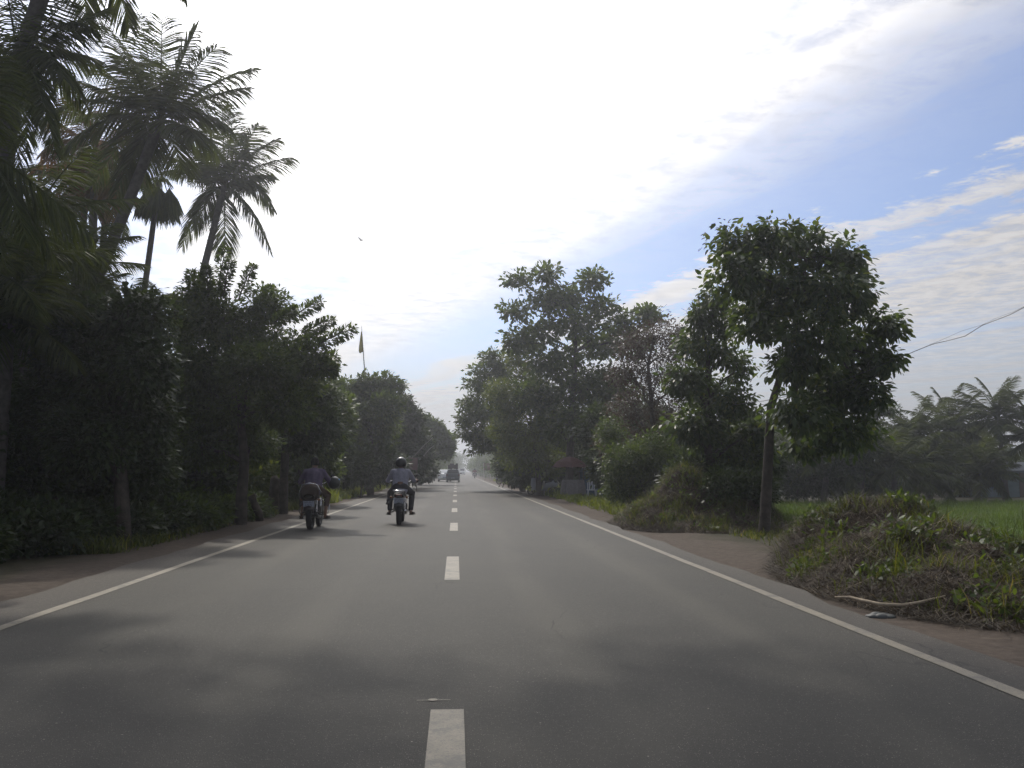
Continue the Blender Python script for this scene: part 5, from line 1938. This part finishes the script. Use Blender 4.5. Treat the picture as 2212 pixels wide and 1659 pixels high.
for i in range(6):
    for k in range(14):
        vs.append((-1.0 + k * .148, .95 + .05 * math.sin(k * 1.4), 0.05 + i * (1.30 + k * .018 - .05) / 5))
fs = [(i * 14 + k, i * 14 + k + 1, (i + 1) * 14 + k + 1, (i + 1) * 14 + k) for i in range(5) for k in range(13)]
q.add(vs, fs)
o = q.build('back_sheet', pmat('blue tarpaulin', (.035, .075, .13)), sl)
o.modifiers.new('s', 'SOLIDIFY').thickness = .01
for x, y, h in ((-1.0, -.55, 1.48), (.9, -.55, 1.74), (-1.0, .9, 1.28), (.9, .9, 1.52)):
    MB().tube([(x, y, -.05), (x, y, h)], .03, 6).build('post', BARK, sl, True)
chs = thing('plastic_chair', (at(1278, 1016, YS - 1.2)[0], YS - 1.2, float(gz(6.5, YS))), 'white plastic chair in the shade of the blue shelter', 'chair')
wpl = pmat('white plastic', (.50, .52, .55), .4)
MB().box((0, 0, .43), (.44, .42, .03)).build('seat', wpl, chs, False, .01)
for sx in (-1, 1):
    for sy in (-1, 1):
        MB().tube([(sx * .17, sy * .16, .42), (sx * .22, sy * .21, 0)], .018, 6).build('leg', wpl, chs, True)
q = MB()
for k in range(5):
    q.box((-.16 + .08 * k, .20, .63), (.045, .02, .40))
q.box((0, .20, .82), (.42, .025, .06))
q.build('backrest', wpl, chs, False, .006)
# parked scooter and a bleached post at the dark end of the stall
scp = thing('scooter', (at(1206 - 12, 1016, 50)[0], 50, float(gz(5, 50))), 'pale scooter parked in deep shade left of the umbrella', 'scooter', rz=R(70))
wheel(scp, (0, 0, .22), .22, .10, 6)
wheel(scp, (0, 1.2, .22), .22, .10, 6)
q = MB()
for pts in ([(-.25, .62, .10), (-.05, .70, .18), (.30, .60, .16), (.45, .36, .14)], ):
    q.tube([(0, p_[0], p_[1] - .08) for p_ in pts], [p_[2] for p_ in pts], 12)
q.tube([(0, .40, .28), (0, .95, .28)], [.15, .15], 10, flat=.25)
q.tube([(0, .98, .28), (0, 1.05, .60), (0, 1.08, .92)], [.17, .19, .12], 12, flat=.45)
q.tube([(0, 1.08, .9), (0, 1.2, .22)], .03, 8)
q.build('body', pmat('pale scooter paint', (.35, .37, .42), .3), scp, True)
MB().tube([(0, -.2, .70), (0, .1, .72), (0, .42, .70)], [.10, .12, .09], 10, flat=.5).build('seat', BLACKV, scp, True)
MB().tube([(-.33, 1.0, 1.0), (0, 1.08, .96), (.33, 1.0, 1.0)], .014, 6).build('handlebar', CHROME, scp, True)
q0 = at(1174, 1016, 51)
tag(MB().tube([(q0[0], 51, -.1), (q0[0] + .02, 51, .72)], [.09, .07], 9).build('marker_post', pmat('white post', (.48, .46, .44)), None, True),
    'short whitewashed post left of the pale scooter', 'post')

# flag on a bamboo mast
YG = 56.0
fb = at(796, 1016, YG)
fb[2] = float(gz(fb[0], YG)) - .1
fl = thing('flagpole', fb, 'tall thin bamboo flagpole rising above the round-headed tree', 'flagpole')
tp_ = at(781, 704, YG) - fb
m1 = at(788, 808, YG) - fb
m2 = at(784.5, 755, YG) - fb
MB().tube([(0, 0, 0), m1 * .5 + np.array([.03, 0, 0]), m1, m2, tp_], [.05, .042, .035, .028, .012], 7).build('pole', pmat('bamboo', (.16, .15, .10), .7), fl, True)
q = MB()
vs = []
g = np.random.default_rng(3)
for i in range(9):
    f_ = i / 8
    pz = at(781.8 + 2.6 * f_, 716 + 44 * f_, YG) - fb
    wdt = (.05 + .24 * f_ ** .8) * (1 if i < 8 else .7)
    for k in range(5):
        s_ = k / 4
        vs.append((pz[0] - wdt * s_, pz[1] + .06 * math.sin(s_ * 7 + f_ * 2), pz[2] - .10 * s_ * f_))
fs = [(i * 5 + k, i * 5 + k + 1, (i + 1) * 5 + k + 1, (i + 1) * 5 + k) for i in range(8) for k in range(4)]
q.add(vs, fs)
o = q.build('flag', leafmat('thin yellow cloth', (.38, .36, .16), (.40, .38, .17), .5, .8, (1.3, 1.25, .9)), fl, True)
o.modifiers.new('s', 'SOLIDIFY').thickness = .006

# bird on the wing
bp_ = at(781, 519, 62)
bi = thing('bird', bp_, 'lone pale bird gliding in the white sky above the flagpole', 'bird', rz=R(60))
q = MB()
vs = []
prof = [(-.17, .012), (-.10, .03), (0, .045), (.09, .04), (.13, .028), (.165, .022), (.20, .006)]
q.tube([(0, y, 0) for y, r in prof], [r for y, r in prof], 8, flat=.85)
q.add([(-.03, -.12, 0), (.03, -.12, 0), (.05, -.26, 0), (0, -.23, -.005), (-.05, -.26, 0)], [(0, 1, 2, 3, 4)])
q.build('body', pmat('grey feathers', (.28, .28, .29), .8), bi, True)
for s in (-1, 1):
    q = MB()
    q.add([(s * .03, .07, .02), (s * .20, .10, .10), (s * .40, .0, .12), (s * .50, -.10, .09), (s * .34, -.06, .10), (s * .18, -.03, .07), (s * .03, -.06, .01)], [(0, 1, 5, 6), (1, 2, 4, 5), (2, 3, 4)])
    q.build('wing', pmat('grey feathers', (.28, .28, .29)), bi)

# overhead cable
cb = thing('overhead_cable', (0, 0, 0), 'twisted pair of overhead wires sagging into the trees from the upper right', 'cable')
YK = 17.2
pts = [at(px, py, YK + dy) for px, py, dy in ((1560, 878, 6.4), (1650, 866, 4.5), (1720, 852, 3.2), (1800, 828, 1.9), (1870, 803, .8), (1939, 774, 0), (2008, 745.8, -.9), (2022, 741.5, -1.1), (2051, 735, -1.4), (2085, 726, -1.8),
                                              (2122, 702.6, -2.2), (2144, 694, -2.4), (2181, 680, -2.7), (2212, 664, -3), (2320, 610, -4), (2500, 500, -5.4))]
MB().tube(pts, .006, 6).build('wire', BLACKP, cb, True)
pts = [at(px, py, YK + dy) for px, py, dy in ((2008, 744.5, -.9), (2030, 736, -1.2), (2075, 716, -1.7), (2122, 701.5, -2.2), (2150, 688, -2.5), (2190, 673, -2.8), (2300, 618, -3.9), (2500, 498, -5.4))]
MB().tube(pts, .0025, 5).build('thin_wire', BLACKP, cb, True)
pp = at(2500, 499, 11.8)
up_ = thing('utility_pole', (pp[0], pp[1], -.3), 'concrete utility pole holding the overhead wires at the right', 'pole')
MB().tube([(0, 0, 0), (0, 0, pp[2] + .6)], [.13, .09], 10).build('shaft', pmat('concrete', (.32, .31, .29), .9), up_, True)

# gate, pillar and pickets on the left
YT = 19.8
gx0, gx1 = at(170, 1016, YT)[0], at(240, 1016, YT)[0]
zg = float(gz(gx0, YT))
gt = thing('picket_gate', ((gx0 + gx1) / 2, YT, zg), 'low gate of thin vertical bars between the dark shrubs', 'gate')
q = MB()
wg = gx1 - gx0 + .2
for k in range(13):
    q.box((-wg / 2 + wg * k / 12, 0, .42), (.022, .022, .80))
q.build('bars', pmat('rusty iron', (.09, .055, .04), .7, .3, .3, .3, 20), gt)
q = MB()
for z in (.10, .74):
    q.box((0, .024, z), (wg + .06, .022, .045))
q.build('rail', pmat('rusty iron', (.09, .055, .04)), gt)
px0 = at(260, 1016, YT)[0]
gp_ = thing('gate_pillar', (px0, YT, zg), 'squat plastered gate pillar with a rounded pale cap', 'pillar')
MB().box((0, 0, .42), (.36, .36, .95)).build('shaft', pmat('stained plaster', (.16, .15, .14), .9, 0, .2, .4, 3), gp_, False, .02)
q = MB()
q.lathe([(.21, .88), (.22, .92), (.19, 1.02), (.12, 1.09), (.001, 1.11)], (0, 0, 0), 'Z', 18)
q.build('cap', pmat('pale plaster', (.30, .31, .30), .85), gp_, True)
q = MB()
fx0, fx1 = at(378, 1016, 25)[0], at(430, 1016, 25)[0]
for k in range(9):
    q.box((fx0 + (fx1 - fx0) * k / 8, 25 + .03 * (k % 2), float(gz(fx0, 25)) + .42), (.035, .02, .82 - .08 * (k % 3)))
for z in (.25, .6):
    q.box(((fx0 + fx1) / 2, 25.06, float(gz(fx0, 25)) + z), (fx1 - fx0 + .3, .03, .04))
tag(q.build('picket_fence', pmat('pale pickets', (.32, .30, .26), .8), None), 'short run of pale wooden pickets behind the dark shrub', 'fence')

# pale bare limbs catching light above the helmeted rider
q = MB()
for a_, b_ in (((895, 985, 60), (935, 945, 60)), ((915, 985, 59), (938, 962, 59)), ((880, 1005, 58), (893, 985, 58))):
    q.tube([at(*a_), (at(*a_) + at(*b_)) / 2 + [0, 0, .06], at(*b_)], [.04, .03, .02], 6)
tag(q.build('bare_branches', pmat('bleached wood', (.26, .25, .22), .8), None, True), 'bleached bare branches leaning out of the trees behind the helmeted rider', 'branch', kind='stuff')
# hoarding half hidden in the shade
hb_ = thing('notice_board', (at(893, 1016, 58)[0], 57.5, -.05), 'dull reddish notice board in the shade beside the helmeted rider', 'sign')
MB().box((0, 0, 1.75), (.55, .04, .75)).build('board', pmat('faded pink board', (.17, .10, .095), .8), hb_)
q = MB()
for s in (-1, 1):
    q.box((s * .22, .04, .85), (.05, .03, 1.75))
q.build('post', pmat('grey wood', (.14, .12, .10)), hb_)

# house among the palms at the right edge
hx = at(2200, 1016, 56)[0]
ho = thing('house', (hx, 57, float(gz(hx, 57))), 'small pale blue-green house glimpsed under the palms at the right edge', 'house')
MB().box((0, 1.5, .85), (4.2, 3.2, 1.75)).build('wall', pmat('pale green plaster', (.14, .18, .18), .85, 0, .2, .2, 2), ho)
q = MB()
q.add([(-2.5, -.5, 1.70), (2.5, -.5, 1.70), (2.5, 1.5, 2.25), (-2.5, 1.5, 2.25), (-2.5, 3.6, 1.70), (2.5, 3.6, 1.70), (-2.5, -.5, 1.62), (2.5, -.5, 1.62), (2.5, 3.6, 1.62), (-2.5, 3.6, 1.62)],
      [(0, 1, 2, 3), (3, 2, 5, 4), (0, 3, 4, 9, 6), (1, 7, 8, 5, 2), (6, 9, 8, 7), (0, 6, 7, 1), (4, 5, 8, 9)])
q.build('roof', pmat('grey sheet roof', (.06, .07, .08), .6, 0, .3, .25, 3), ho)
fw = MB().box((-.9, -.115, 1.0), (.9, .05, .8)).build('window', pmat('blue frame', (.05, .12, .3), .5), ho)
MB().box((-.9, -.145, 1.0), (.75, .02, .65)).build('pane', GLASS_D, fw)
fd = MB().box((1.0, -.12, .80), (.85, .06, 1.55)).build('door', pmat('brown door', (.10, .06, .04), .6), ho)

# ================================================================== AIR
hz = bpy.data.materials.new('haze')
hz.use_nodes = True
t = NT(hz.node_tree)
t.n.remove(t.n['Principled BSDF'])
pv = t.new('ShaderNodeVolumePrincipled')
pv.inputs['Color'].default_value = (0.93, 0.95, 1.0, 1)
pv.inputs['Density'].default_value = 0.0016
pv.inputs['Anisotropy'].default_value = 0.7
t.l.new(pv.outputs[0], t.n['Material Output'].inputs['Volume'])
hb = MB().box((0, 410, 11.5), (660, 900, 26)).build('haze', hz, None)
tag(hb, kind='stuff')
